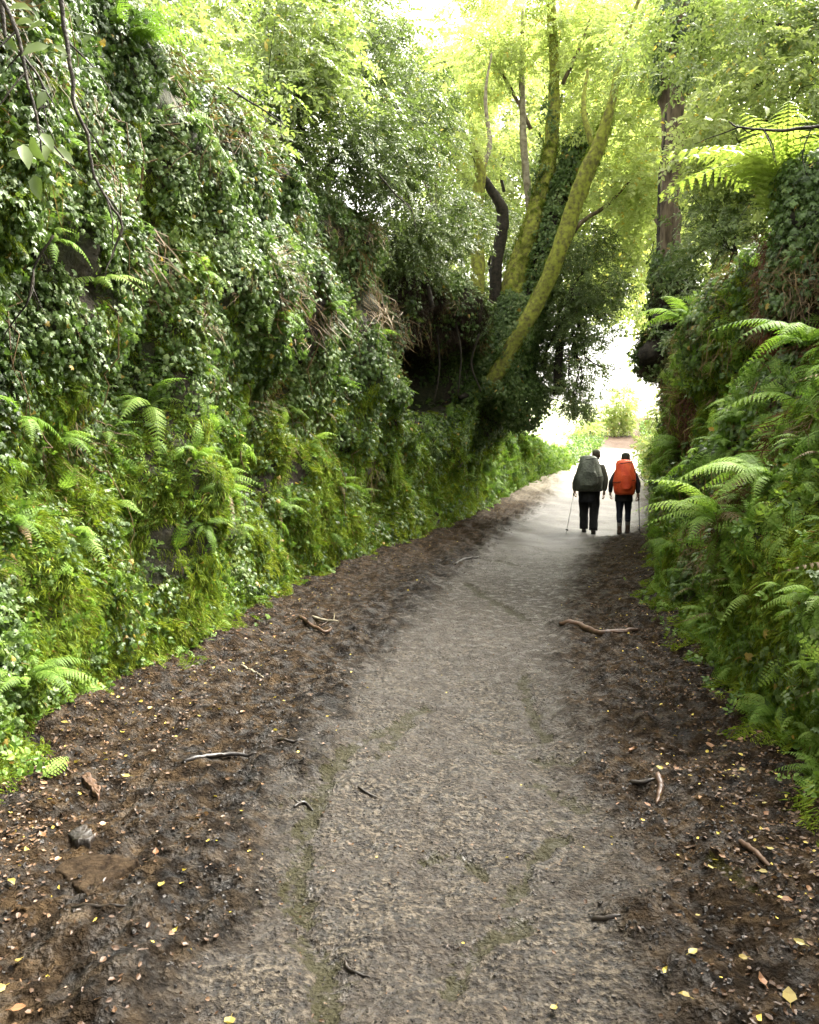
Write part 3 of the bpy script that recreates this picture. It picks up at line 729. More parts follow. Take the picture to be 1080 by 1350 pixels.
litter('path_grit', 'clod', 16000, lambda x, y, nr: centre_mask(x, y), 'grit and small lumps on the trodden strip', y1=14, size=(.12, .4), lift=-.001)

for kd, nm, num, sz, lab in (('herb', 'edge_weeds', 5200, (.5, 1.2), 'small weeds straggling out over the edges of the mud'), ('moss', 'edge_moss', 5200, (.4, .9), 'moss creeping from the bank feet over the mud'),
                        ('sfrond', 'edge_fronds', 900, (.4, .8), 'little fern fronds lying over the edges of the mud')):
    y = 1.8 * (24 / 1.8) ** rng.uniform(0, 1, num); sd_ = rng.choice([-1, 1], num); dx = np.abs(rng.normal(size=num)) * .13 - .12
    x = np.where(sd_ < 0, edge(-1, y) + dx, edge(1, y) - dx); k = fbm(y * 1.7, sd_ * 9.0, 2.2, 3) > -.05; x, y, sd_ = x[k], y[k], sd_[k]; m_ = len(x)
    Zl = np.stack([-sd_ * .6, -.2 + 0*y, .8 + 0*y], 1) + rng.normal(size=(m_, 3)) * .35
    scatter(nm, kd, np.stack([x, y, path_z(x, y) + .01], 1), eulers(Zl, np.tile([0, 0, 1.], (m_, 1)), rng, 1.2), rng.uniform(*sz, m_), label=lab)
# ------------------------------------------------------------------ single ferns
def fern(name, label, pos, nrm, n, L, kind='green', group=None, spread=1.15, up=.55, r=random):
    t = thing(name, label, 'fern', pos, group=group)
    nrm = Vector(nrm); nh = Vector((nrm.x, nrm.y, 0)); nh = nh.normalized() if nh.length > .1 else Vector((0, -1, 0))
    for i in range(n):
        a = (i / max(1, n - 1) - .5) * 2 * spread + r.gauss(0, .35)
        d = Matrix.Rotation(a, 3, 'Z') @ nh; d.z = up + r.gauss(0, .35); d.normalize()
        z = Vector((0, 0, 1)) + Vector((r.gauss(0, .2), r.gauss(0, .2), 0)); x = d.cross(z).normalized(); z = x.cross(d)
        s = L * r.uniform(.55, 1.15)
        brown = kind == 'green' and r.random() < .05
        o = bpy.data.objects.new('frond', r.choice(FROND['brown' if brown else kind])); link(o, t)
        if brown: o['label'] = 'dead brown frond'
        o.matrix_local = Matrix.Translation(Vector((r.gauss(0, .02), r.gauss(0, .02), 0))) @ Matrix((x, d, z)).transposed().to_4x4() @ Matrix.Scale(s, 4)
    return t
def scatter_ferns(side, N, y0, y1, h0, h1, Lr, gap_, labels, group, dens=None):
    done = []; tries = 0
    while len(done) < N and tries < 6000:
        tries += 1
        y = y0 * (y1 / y0) ** random.random(); h = random.uniform(h0, h1)
        if any((y-a)**2 + (h-b)**2 < (gap_ * (y/8)**.3) ** 2 for a, b in done): continue
        if dens and random.random() > dens(y, h): continue
        p, nn = bank_frame(side, np.array([y]), np.array([h]))
        if not in_view(p, 1.12)[0] : continue
        if side < 0 and hollow(y, h) > .1: continue
        done.append((y, h))
        hw_ = ('at the foot of', 'knee high on', 'waist high on', 'shoulder high on', 'head high on', 'above head height on')[min(5, int(float(p[0][2] - zg(y)) / .4))]
        if side > 0: al_ = next(t_ for a_, t_ in ((4.4, 'in the near corner'), (5.6, 'by the thin crossing root'), (7.2, 'by the curved reddish stick'), (9, 'before the fallen branch'),
                                                  (11, 'beside the fallen branch'), (14, 'past the fallen branch'), (17, 'just before the walkers'), (99, 'level with the walkers')) if y < a_)
        else: al_ = next(t_ for a_, t_ in ((6, 'nearest the viewer'), (8, 'above the pale splinter'), (10.5, 'above the broken branches'), (14.5, 'left of the dark hollow'), (99, 'under the leaning tree')) if y < a_)
        nf = random.randint(4, 8); L_ = random.uniform(*Lr)
        sz = ('small', 'middling', 'large')[min(2, int(3 * (L_ - Lr[0]) / (Lr[1] - Lr[0])))]
        fern('bank_fern', '%s %s fronded fern %s the %s bank %s' % (sz, ('four', 'five', 'six', 'seven', 'eight')[nf - 4], hw_, 'right' if side > 0 else 'left', al_),
             p[0] + nn[0] * .02, nn[0], nf, L_ * (y/8) ** .15, group=group)
scatter_ferns(1, 240, 3.4, 22, .2, 3.4, (.16, .32), .20, 'green fern with drooping fronds {high} the right bank {zone}', 'ferns on the right bank')
scatter_ferns(-1, 44, 4.5, 22, .5, 3.6, (.24, .42), .6, 'small green fern {high} the left bank {zone}', 'ferns on the left bank')
def fern_on(side, px, py, label, n, L, **k):
    """fern rooted where the sight line through a pixel meets the bank"""
    yy = np.linspace(3, 24, 220); hh = np.linspace(.1, 4.6, 120); A, B = np.meshgrid(yy, hh, indexing='ij')
    p = bank(side, A, B).reshape(-1, 3); cp, sp = math.cos(PITCH), math.sin(PITCH)
    Y = p[:, 1]*cp - (p[:, 2]-CAM_Z)*sp; Z = p[:, 1]*sp + (p[:, 2]-CAM_Z)*cp
    d2 = (540 + 1080*p[:, 0]/Y - px)**2 + (675 - 1080*Z/Y - py)**2
    ok = np.where(d2 < d2.min() + 60)[0]; i = ok[np.argmin(Y[ok])]
    q, nn = bank_frame(side, A.reshape(-1)[i:i+1], B.reshape(-1)[i:i+1])
    return fern('bank_fern', label, q[0] + nn[0] * .04, nn[0], n, L, **k)
for a in [(-1, 190, 545, 'blue green fern with a broad frond hanging out from the moss at the left edge', 6, 0.42),
          (-1, 330, 470, 'fern with long fronds fanning from the ivy in the middle of the left bank', 7, 0.49),
          (-1, 375, 545, 'drooping fern just below the long fronded one on the left bank', 6, 0.42),
          (-1, 440, 520, 'fern with pale spreading fronds near the dark hollow', 8, 0.51),
          (-1, 255, 610, 'small dark fern with ladder like fronds low on the left bank', 5, 0.29),
          (-1, 505, 440, 'yellow green fern arching over the left lip of the dark hollow', 6, 0.41),
          (-1, 20, 900, 'bright fern at the foot of the left bank nearest the viewer', 8, 0.31),
          (-1, 150, 60, 'bright fern high on the left bank among the ivy', 7, 0.48),
          (1, 1020, 640, 'large pale green fern spreading half way up the near right bank', 10, 0.51),
          (1, 960, 700, 'large fern hanging below the big pale one on the right bank', 9, 0.48),
          (1, 900, 600, 'blue green fern on the right bank level with the walkers heads', 9, 0.54),
          (1, 1030, 960, 'fern with curled blue green fronds low on the near right bank', 8, 0.29),
          (1, 1060, 1080, 'lowest fern at the foot of the near right bank', 8, 0.27),
          (1, 870, 430, 'pale fern on top of the earthy lump at the right', 7, 0.61)]:
    fern_on(*a)

# ------------------------------------------------------------------ trees and shrubs
def cloud(blobs, dens, r):
    """points, outward directions for a leafy crown made of uneven lumps with holes"""
    Pn, Dn = [], []
    for (c, rad) in blobs:
        c = np.asarray(c, float); rx = np.array(rad if np.ndim(rad) else (rad, rad, rad*.8), float)
        n = int(dens * (rx[0]*rx[1] + rx[1]*rx[2] + rx[0]*rx[2]) / 3 * 4)
        d = r.normal(size=(n, 3)); d /= np.linalg.norm(d, axis=1)[:, None]
        q = r.uniform(0, 1, n) ** .42
        q = q * (1 + .30 * fbm(d[:, 0]*1.6 + c[0], d[:, 1]*1.6 + c[1], d[:, 2]*1.6, 3))
        p = c + d * rx * q[:, None]
        f = 1.1 / max(.35, min(rx)); hole = fbm(p[:, 0]*f + 4, p[:, 1]*f, p[:, 2]*f + c[2], 3)
        k = hole > r.uniform(-.35, .55, n)
        Pn.append(p[k]); Dn.append(d[k])
    return np.concatenate(Pn), np.concatenate(Dn)
def crown(parent, blobs, kind, dens, size=(.8, 1.4), name='crown', droop=.15):
    p, d = cloud(blobs, dens, rng)
    k = in_view(p, 1.25) | (rng.uniform(size=len(p)) < .3); p, d = p[k], d[k]
    Z = d * .35 + np.array([0, -.15, .75]) + rng.normal(size=d.shape) * .42
    Yd = d + np.array([0, 0, -droop]) + rng.normal(size=d.shape) * .5
    o = scatter(name, kind, p - np.array(parent.location), eulers(Z, Yd, rng, .3), rng.uniform(*size, len(p)), parent)
    return o
def limbs(mb, base, blobs, r0, seed, droop=.12):
    for i, (c, rad) in enumerate(blobs):
        c = np.asarray(c, float); b = np.asarray(base, float); L = np.linalg.norm(c - b)
        rr = rad if not np.ndim(rad) else rad[0]
        mid = (b + c) / 2 + np.array([0, 0, .10 * L])
        pts = wobble(spline([b, mid, c], 12), .05 * L, 1.2, seed + i)
        mb.tube(pts, np.linspace(r0, r0*.25, 12), 6, .5, .25)
        r = np.random.default_rng(int(abs(seed)*10) + i)
        for k in range(7):
            s0 = pts[r.integers(5, 12)]; e = c + r.normal(size=3) * rr * .55
            mb.tube(wobble(spline([s0, (s0+e)/2 + [0, 0, .1*rr], e], 7), .06*rr, 2, k), np.linspace(r0*.25, .004, 7), 4, .5)
def plant(name, label, cat, base, trunks, blobs, kind, dens, bark='bark', size=(.8, 1.4), group=None, limb_r=.03, tips=None, rough=.25):
    """trunks: list of (points, radii); blobs: crown lumps"""
    t = thing(name, label, cat, base, group=group); b = np.array(base, float)
    for pts, rad in trunks:
        mb = MB(); n = max(14, 4*len(pts)); q = wobble(spline(pts, n), .02, 2.0, pts[0][0])
        mb.tube(q - b, np.interp(np.linspace(0, 1, n), np.linspace(0, 1, len(rad)), rad), 12, .5, rough)
        mb.obj('trunk', M[bark], t)
    if blobs:
        mb = MB()
        starts = [np.array(tr[0][-1]) for tr in trunks] or [b]
        for i, bl in enumerate(blobs):
            s0 = min(starts, key=lambda q: np.linalg.norm(q - np.array(bl[0])))
            limbs(mb, s0 - b, [(np.array(bl[0]) - b, bl[1])], limb_r, base[0] + i*3.1)
        mb.obj('limbs', M[bark], t)
        crown(t, blobs, kind, dens, size)
    return t
def pb(px, py, Y, r): return (P(px, py, Y), r)

# the leaning mossy tree over the hollow: stems springing from one stool
base = P(665, 520, 20.70)
t = thing('leaning_tree', 'mossy tree with several leaning stems rooted above the dark hollow', 'tree', base)
def stem(t, pts, Y, rads, mat, label=None, name='trunk', rough=.22, seg=14):
    q = np.array([P(x, y, Yi) for (x, y), Yi in zip(pts, np.linspace(Y[0], Y[1], len(pts)))])
    n = 6*len(pts); mb = MB()
    mb.tube(wobble(spline(q, n), .02, 1.3, pts[0][0]) - np.array(t.location), np.interp(np.linspace(0, 1, n), np.linspace(0, 1, len(rads)), rads), seg, .5, rough)
    o = mb.obj(name, M[mat], t)
    if label: o['label'] = label
    return o, q
stem(t, [(600, 528), (624, 522), (646, 506), (664, 478), (690, 432), (722, 370), (748, 300), (768, 240), (788, 195), (806, 140), (822, 60), (850, -20)], (19.8, 18.2), (0.05, 0.13, 0.17, 0.18, 0.185, 0.18, 0.19, 0.185, 0.15, 0.09, 0.06, 0.03), 'mossbark', 'straight right hand stem bright with moss')
stem(t, [(786, 205), (770, 150), (775, 90)], (19, 19.4), (.08, .06, .03), 'mossbark', name='limb', seg=9)
stem(t, [(655, 470), (672, 400), (692, 330), (712, 262), (727, 190), (731, 110), (728, 20), (724, -60)], (20.93, 21.39), (0.36, 0.33, 0.27, 0.215, 0.18, 0.135, 0.115, 0.078), 'mossbark', 'middle stem mossy below and grey above')
stem(t, [(690, 450), (705, 390), (722, 320), (742, 255), (762, 205), (772, 150)], (21.04, 21.39), (0.381, 0.336, 0.302, 0.269, 0.202, 0.078), 'darkbark', 'dark stem wrapped in ivy')
stem(t, [(704, 330), (697, 260), (690, 180), (688, 90), (690, 10)], (21.39, 22.08), (0.112, 0.101, 0.090, 0.067, 0.045), 'paletrunk', 'thin pale upright stem')
stem(t, [(722, 360), (760, 300), (800, 270), (830, 240)], (20.24, 19.78), (0.078, 0.056, 0.045, 0.022), 'bark', name='limb', seg=8)
stem(t, [(742, 110), (765, 60), (780, 20)], (21.27, 21.27), (0.056, 0.045, 0.022), 'bark', name='limb', seg=8)
stem(t, [(700, 170), (670, 110), (645, 70)], (21.85, 21.85), (0.056, 0.045, 0.022), 'bark', name='limb', seg=8)
# rootstock and the root that forms the sill of the hollow
stem(t, [(700, 520), (680, 490), (660, 450), (690, 390)], (21.3, 21.3), (0.3, 0.5, 0.55, 0.36), 'darkbark', 'ivy grown rootstock', name='rootstock', rough=.4)
stem(t, [(690, 500), (660, 506), (630, 514), (606, 524)], (20.4, 19.4), (0.20, 0.12, 0.09, 0.06), 'darkbark', 'long root along the sill of the hollow', name='root')
for k, pts in enumerate([[(600, 420), (608, 470), (604, 522)], [(575, 425), (580, 480), (572, 530)], [(632, 440), (622, 480), (634, 516)]]):
    stem(t, pts, (18.0, 18.2), (.03, .025, .015), 'darkbark', name='root', seg=6)
def ivy_on(parent, segs, n, kind='ivy', size=(.8, 1.3), name='ivy'):
    p, nn = [], []
    for a, b, ra, rb, m in segs:
        a, b = np.array(a), np.array(b); u = rng.uniform(0, 1, m)[:, None]; d = rng.normal(size=(m, 3)); ax = (b-a)/np.linalg.norm(b-a)
        d -= (d @ ax)[:, None] * ax; d /= np.linalg.norm(d, axis=1)[:, None]
        rr = (ra + (rb-ra)*u) * (1 + .35 * fbm((a+(b-a)*u)[:, 0]*2, (a+(b-a)*u)[:, 2]*2, 1, 3))[:, None] if False else (ra + (rb-ra)*u) * rng.uniform(.9, 1.25, (m, 1))
        p.append(a + (b-a)*u + d*rr); nn.append(d)
    p = np.concatenate(p); nn = np.concatenate(nn)
    return scatter(name, kind, p - np.array(parent.location), eulers(nn + rng.normal(size=nn.shape)*.4, np.tile([0, 0, 1.], (len(p), 1)), rng, .4), rng.uniform(*size, len(p)), parent)
ivy_on(t, [(P(655, 500, 20.70), P(690, 400, 20.70), .62, .42, 1500), (P(690, 450, 20.93), P(742, 255, 21.16), .34, .28, 520), (P(742, 255, 21.16), P(768, 180, 21.39), .26, .2, 260),
           (P(650, 500, 20.24), P(700, 540, 20.93), .42, .5, 700)], 0, size=(1.1, 1.9))
def stem_moss(t, pts, Y, rads, n, size=(.9, 1.7)):
    q = [P(x, y, Yi) for (x, y), Yi in zip(pts, np.linspace(Y[0], Y[1], len(pts)))]; m = n // (len(pts) - 1)
    ivy_on(t, [(q[i], q[i+1], rads[i]*.97, rads[i+1]*.97, m) for i in range(len(q)-1)], 0, 'moss', size, 'moss')
stem_moss(t, [(600, 528), (624, 522), (646, 506), (664, 478), (690, 432), (722, 370), (748, 300), (768, 240), (788, 195), (806, 140)], (19.8, 18.7), (.06, .12, .155, .165, .17, .17, .17, .165, .15, .12), 1500, (.3, .62))
stem_moss(t, [(655, 470), (672, 400), (692, 330), (712, 262), (727, 190)], (20.93, 21.2), (.345, .315, .26, .21, .175), 1000, (.35, .7))
ivy_on(t, [(P(606, 528, 19.8), P(648, 508, 19.5), .14, .18, 150), (P(648, 508, 19.5), P(690, 432, 19.3), .19, .18, 60), (P(712, 262, 21.1), P(731, 110, 21.3), .2, .14, 60)], 0, size=(.8, 1.3), name='ivy_leaves')  # ivy at the stem's foot added to darken it like the hollow's shadow
crown(t, [pb(640, 90, 21.85, (1.0, 1.0, .9)), pb(700, 60, 21.85, (1.1, 1.1, .9)), pb(770, 70, 21.27, (1.1, 1.1, 1.0)), pb(600, 160, 22.42, (.8, .8, .8)), pb(740, 150, 22.20, (.8, .8, .6)),
          pb(660, 180, 23.00, (.9, .9, .6)), pb(800, 150, 20.47, (1.0, 1.0, .9)), pb(830, 250, 20.12, (.9, .9, .9)), pb(815, 330, 20.70, (.7, .7, .7)), pb(650, -30, 20.70, (1.5, 1.5, .7)), pb(780, -30, 20.70, (1.6, 1.6, .8))],
      'lime', 190, (.9, 1.5))

t2 = thing('slender_mossy_tree', 'pale mossy trunk left of the leaning stems, with a dark crooked branch', 'tree', P(620, 400, 20.01))
stem(t2, [(628, 420), (630, 350), (627, 280), (632, 220), (612, 170)], (20.01, 20.24), (0.17, 0.17, 0.15, 0.13, 0.05), 'mossbark')
stem(t2, [(630, 235), (645, 190), (640, 130), (648, 70)], (20.2, 20.6), (.08, .06, .045, .02), 'paletrunk', name='limb', seg=9)
stem(t2, [(652, 400), (655, 340), (663, 300), (662, 272), (648, 250), (632, 225), (618, 190)], (20.9, 20.1), (0.15, 0.14, 0.15, 0.14, 0.11, 0.08, 0.03), 'darkbark', 'dark crooked branch', name='limb')
crown(t2, [pb(600, 180, 19.55, .7), pb(640, 210, 21.85, .6)], 'lime', 260, (.9, 1.4))

# dark leafy shrub hanging over the lane beyond the leaning tree
b = P(735, 520, 20.5)
plant('overhanging_shrub', 'dark evergreen shrub hanging over the path behind the walkers', 'shrub', b, [([b, P(740, 440, 20.5), P(755, 380, 20.3)], (.12, .09, .05))],
      [pb(735, 440, 21, (.7, 1.0, 1.1)), pb(755, 420, 20.6, (.9, 1.1, 1.1)), pb(770, 480, 20, (.65, .65, .9)), pb(715, 490, 21.2, (.7, .8, .6)), pb(770, 360, 20.5, (1.1, 1.1, 1.1)),
       pb(748, 522, 20.2, (.42, .5, .45)), pb(766, 535, 20, (.28, .3, .35)), pb(700, 530, 21, (.5, .5, .4)), pb(792, 430, 19.8, (.36, .45, .45)), pb(800, 380, 20, (.5, .6, .5))],
      'glossy', 420, 'darkbark', (.9, 1.5), limb_r=.04)

# shrubs along the top of the left bank
LS = [('evergreen_shrub', 'glossy evergreen shrub at the top left, above the ivy', P(150, 130, 7.5), [(P(150, 130, 7.5), .8), (P(60, 100, 7.2), .7)], 'glossy', 420),
      ('light_green_shrub', 'yellow green feathery shrub along the upper left of the bank', P(230, 110, 9), [(P(200, 90, 9), (.9, .9, .6)), (P(280, 130, 9.2), (.7, .8, .6)), (P(180, 170, 8.6), (.6, .7, .4))], 'canopy', 330),
      ('evergreen_shrub', 'tall bushy shrub behind the yellow green one, reaching the top of the picture', P(130, 40, 11), [(P(40, 20, 11), 1.3), (P(230, 40, 12), (1.2, 1.2, .8))], 'canopy', 300),
      ('bramble_shrub', 'tangled brownish shrub with bare stems in the upper middle', P(400, 90, 11.5), [(P(350, 70, 11.5), (1.0, 1.0, .9)), (P(430, 60, 11.5), (.9, 1.0, .9)), (P(390, 130, 11.2), (.9, .9, .6))], 'canopy', 230),
      ('evergreen_shrub', 'broad grey green shrub in the middle of the left bank top', P(420, 230, 12), [(P(400, 220, 12), (1.2, 1.1, .9)), (P(330, 200, 11), (1.0, 1.0, .8)), (P(480, 200, 12.5), (1.0, 1.0, 1.0))], 'glossy', 420),
      ('evergreen_shrub', 'pale blue green shrub standing left of the slender mossy trunk', P(540, 200, 14), [(P(520, 150, 14), (1.0, 1.0, 1.0)), (P(560, 240, 14.5), (.9, .9, 1.0)), (P(520, 300, 14), (.9, .9, .8)), (P(490, 80, 14.5), (.8, .9, .7))], 'glossy', 430),
      ('evergreen_shrub', 'dark shrub directly above the root mat of the hollow', P(570, 340, 15.5), [(P(560, 330, 15.8), (1.0, 1.0, .6)), (P(480, 320, 14), (.9, .9, .6)), (P(600, 300, 16.5), (.6, .7, .7))], 'glossy', 420),
      ('light_green_shrub', 'bright loose shrub on the left bank below the tangled one', P(300, 190, 9.5), [(P(290, 200, 9.6), (.7, .7, .5)), (P(240, 260, 9), (.5, .5, .4))], 'canopy', 300),
      ('brown_thicket', 'brown leafless thicket seen between the mossy stems', P(665, 210, 24), [(P(665, 205, 24), (1.0, .8, .8))], 'glossy', 200),
      ('evergreen_shrub', 'grey green shrub filling the space behind the feet of the mossy stems', P(650, 330, 23), [(P(660, 320, 23), (1.2, 1.0, 1.1)), (P(610, 290, 22), (.9, .9, 1.0)), (P(600, 380, 21), (.8, .7, .7)), (P(690, 380, 24), (1.0, .9, .9))], 'glossy', 320)]
for nm, lab, b, bl, kd, dn in LS:
    plant(nm, lab, 'shrub', b - np.array([0, 0, .9]), [([b - [0, 0, .9], b - [.1, 0, .4], b], (.05, .04, .02))], bl, kd, dn, 'darkbark', limb_r=.022)

# tall trees standing back from the left bank
for (px, Y, x0, hgt, lab, bl) in [
    (420, 19, None, 9.0, 'thin tree behind the tangled shrub, its crown against the sky', [(P(330, -20, 19), 2.0), (P(460, 40, 20), (1.5, 1.5, 1.3)), (P(400, 60, 19), 1.4)]),
    (60, 15, None, 9.0, 'leafy tree rising out of the picture at the top left', [(P(0, -60, 15), 2.2), (P(120, -40, 15), 1.6), (P(210, -120, 15), 2.0)]),
    (560, 27, None, 9.5, 'airy tree far back with the white sky around it', [(P(590, 110, 27), (1.8, 1.8, 1.2)), (P(530, 140, 27), 1.5), (P(640, 90, 28), (1.8, 1.8, 1.5))])]:
    b = P(px, 330, Y); b[2] = 3.4; top = b + [.3, 0, hgt - 3.5]
    plant('background_tree', lab, 'tree', b, [([b, b + [.1, 0, 2], top], (.16, .12, .05))], bl, 'lime' if px > 500 else 'canopy', 150, 'bark', (1.2, 2.1), limb_r=.05)

# the trees over and behind the right bank
t = thing('ivy_clad_tree', 'tall brown trunk wrapped in peeling ivy stems above the earthy lump on the right', 'tree', P(880, 470, 13.6))
stem(t, [(905, 480), (892, 430), (885, 370), (882, 300), (884, 230), (889, 160), (884, 90), (900, 10), (905, -80)], (13.8, 14.4), (.30, .22, .17, .17, .17, .18, .14, .12, .10), 'bark', rough=.5)
stem(t, [(884, 215), (905, 195), (912, 185)], (13.9, 13.6), (.09, .08, .06), 'bark', 'short broken branch stub', name='limb', seg=9)
stem(t, [(874, 420), (868, 330), (871, 240), (878, 150)], (13.5, 13.9), (.03, .03, .025, .02), 'darkbark', name='ivy_stem', seg=6)
stem(t, [(900, 400), (893, 330), (892, 250), (880, 170)], (13.5, 13.8), (.03, .035, .03, .02), 'bark', name='ivy_stem', seg=6)
stem(t, [(912, 470), (890, 480), (868, 470), (852, 462)], (14, 13.2), (.35, .34, .30, .14), 'darkbark', 'earthy overhanging root lump', name='rootstock', rough=.5)
stem(t, [(905, 430), (880, 425), (866, 418)], (13.8, 13.4), (.28, .22, .12), 'darkbark', name='rootstock', rough=.5)
ivy_on(t, [(P(905, 470, 13.8), P(858, 466, 13.4), .36, .26, 700), (P(890, 430, 13.7), P(885, 360, 13.7), .26, .22, 200)], 0, 'dryroot', (.7, 1.2), 'root_fibres')
ivy_on(t, [(P(905, 475, 13.8), P(856, 466, 13.3), .38, .26, 260), (P(890, 420, 13.7), P(886, 330, 13.7), .30, .22, 240), (P(886, 120, 14), P(900, 0, 14.3), .22, .26, 160), (P(930, 460, 13.8), P(900, 400, 13.8), .5, .4, 240)], 0, size=(.9, 1.4))
crown(t, [pb(915, 40, 15.5, (1.0, 1.0, .9)), pb(960, 140, 14.5, (.8, .8, .8)), pb(850, 60, 16, (.7, .7, .7)), pb(940, -40, 14, 1.3), pb(945, 300, 15, (.6, .6, .8)), pb(940, 380, 14, (.5, .5, .5))],
      'canopy', 230, (.8, 1.4))
for nm, lab, bl, kd, dn in [
    ('evergreen_shrub', 'olive green shrub between the ivy clad trunk and the tree fern', [(P(960, 330, 12), (.9, .9, .8)), (P(940, 420, 12), (.7, .7, .6)), (P(980, 250, 12.5), (.9, .9, .8))], 'glossy', 300),
    ('light_green_shrub', 'yellow green shrub behind the tree fern fronds', [(P(1020, 150, 11.5), (1.1, 1.1, 1.0)), (P(960, 200, 12), (.8, .8, .6)), (P(1060, 240, 11.5), (.8, .8, .8))], 'lime', 260),
    ('evergreen_shrub', 'leafy shrub filling the top right corner', [(P(1000, 30, 12), (1.3, 1.3, 1.1)), (P(1080, 60, 11.5), 1.2), (P(1120, 160, 11), 1.2)], 'canopy', 280)]:
    b = bl[0][0] - np.array([0, 0, 1.0])
    plant(nm, lab, 'shrub', b, [([b, b + [.05, 0, .5], b + [.1, 0, 1.0]], (.06, .05, .03))], bl, kd, dn, 'darkbark', limb_r=.025)
for (px, Y, lab, bl) in [
    (640, 36, 'pale green tree closing the view behind the mossy stems', [(P(620, 180, 36), (3.6, 3, 3.0)), (P(700, 120, 37), (3.6, 3, 3.4)), (P(700, 260, 36), (3.0, 3, 3.4)), (P(590, 300, 35), (3.0, 3, 3.0)), (P(640, 60, 38), (3.0, 3, 2.0))]),
    (780, 38, 'tall pale tree closing the view between the mossy stems and the ivy clad trunk', [(P(770, 130, 38), (3.8, 3, 4.2)), (P(790, 300, 38), (3.2, 3, 3.4)), (P(840, 220, 39), (3.6, 3, 4.4)), (P(760, 20, 40), (4.4, 3, 2.6)), (P(860, 60, 38), (3.4, 3, 3.6)), (P(780, 380, 37), (1.3, 1.3, 1.0))]),
    (960, 19, 'leafy tree behind the right bank, nearest the ivy clad trunk', [(P(850, 200, 22), (1.9, 1.9, 2.4)), (P(840, 60, 21), 2.0), (P(960, 100, 19), 2.4), (P(900, 250, 20), 1.7), (P(850, 350, 23), (1.3, 1.3, 1.5))]),
    (1120, 16, 'leafy tree at the right edge rising out of the picture', [(P(1060, 0, 16), 2.3), (P(1120, 160, 15), 2.0), (P(1010, 250, 17), 1.6)]),
    (900, 34, 'pale tree beyond the end of the right bank', [(P(880, 330, 34), (2.4, 2.4, 4.0)), (P(860, 180, 34), 3.4), (P(940, 250, 32), 3.4), (P(900, 470, 33), (1.1, 1.3, 2.2))])]:
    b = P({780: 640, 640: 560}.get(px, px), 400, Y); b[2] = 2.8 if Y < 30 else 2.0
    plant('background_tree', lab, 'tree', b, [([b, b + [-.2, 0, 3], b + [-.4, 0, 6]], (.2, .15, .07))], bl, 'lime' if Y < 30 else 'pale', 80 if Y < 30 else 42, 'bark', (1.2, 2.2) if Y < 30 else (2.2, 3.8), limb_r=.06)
# bushes by the path where it climbs away
for lab, bl in [('small pale bush on the left of the climbing path', [(P(822, 535, 52), (.9, .9, 1.5)), (P(815, 560, 52), (.7, .7, .8))]),
                ('low bush with a bare stem on the far left verge', [(P(778, 566, 50), (.9, .9, .4)), (P(788, 552, 52), (.5, .5, .7))]),
                ('bright weedy bush on the right verge behind the red pack', [(P(872, 600, 27), (.5, .8, .9)), (P(888, 560, 29), (1.0, 1.2, 1.3))])]:
    b = bl[0][0].copy(); b[2] = zg(b[1])
    plant('verge_bush', lab, 'bush', b, [([b, b + [.02, 0, .5], bl[0][0]], (.05, .04, .02))], bl, 'lime', 150, 'bark', (1.5, 2.4), limb_r=.02)

# ------------------------------------------------------------------ tree fern and ivied stump on the right
tf = thing('tree_fern', 'tree fern with a reddish fibrous trunk and yellow green fronds beside the ivied stump', 'tree fern', P(1025, 400, 7.2))
stem(tf, [(1022, 470), (1025, 400), (1030, 350), (1034, 315)], (7.2, 7.2), (.13, .13, .12, .10), 'redbark', rough=.3)
ivy_on(tf, [(P(1022, 440, 7.2), P(1034, 310, 7.2), .13, .11, 200)], 0, 'redfibre', (.5, .9), 'fibres')
top = P(1034, 312, 7.2)
for i in range(17):
    a = i / 17 * 6.28 + .3; s = random.uniform(1.0, 1.5)
    d = Vector((math.cos(a), math.sin(a), random.uniform(.8, 1.6))).normalized(); z = Vector((-d.x, -d.y, 1)); x = d.cross(z).normalized(); z = x.cross(d)
    o = bpy.data.objects.new('frond', random.choice(FROND['pale'])); link(o, tf)
    o.matrix_local = Matrix.Translation(Vector(top) - tf.location) @ Matrix((x, d, z)).transposed().to_4x4() @ Matrix.Scale(s, 4)
st = thing('ivied_stump', 'broad ivy covered stump cut off by the right edge of the photograph', 'tree stump', P(1085, 440, 6.8))
stem(st, [(1085, 450), (1082, 380), (1084, 300), (1090, 225)], (6.8, 6.9), (.32, .30, .28, .24), 'darkbark', rough=.4)
ivy_on(st, [(P(1085, 420, 6.8), P(1090, 222, 6.9), .32, .27, 620)], 0, size=(.7, 1.1))
ivy_on(st, [(P(1085, 420, 6.8), P(1086, 330, 6.9), .34, .30, 90)], 0, 'deadstem', (.8, 1.4), 'dead_stems')
fern('large_fern', 'big bright fern spreading at the right edge under the tree fern', P(1062, 455, 5.6), (-1, -.5, 0), 10, .50, up=.3, spread=1.5)
fern('large_fern', 'dark shaded fern hanging below the big bright one', P(1075, 560, 5.4), (-1, -.4, 0), 6, .6, up=.1, spread=1.2)
fern('large_fern', 'fern with blue green fronds reaching left towards the earthy lump', P(985, 440, 9.5), (-1, -.3, 0), 8, .62, up=.3, spread=1.3)

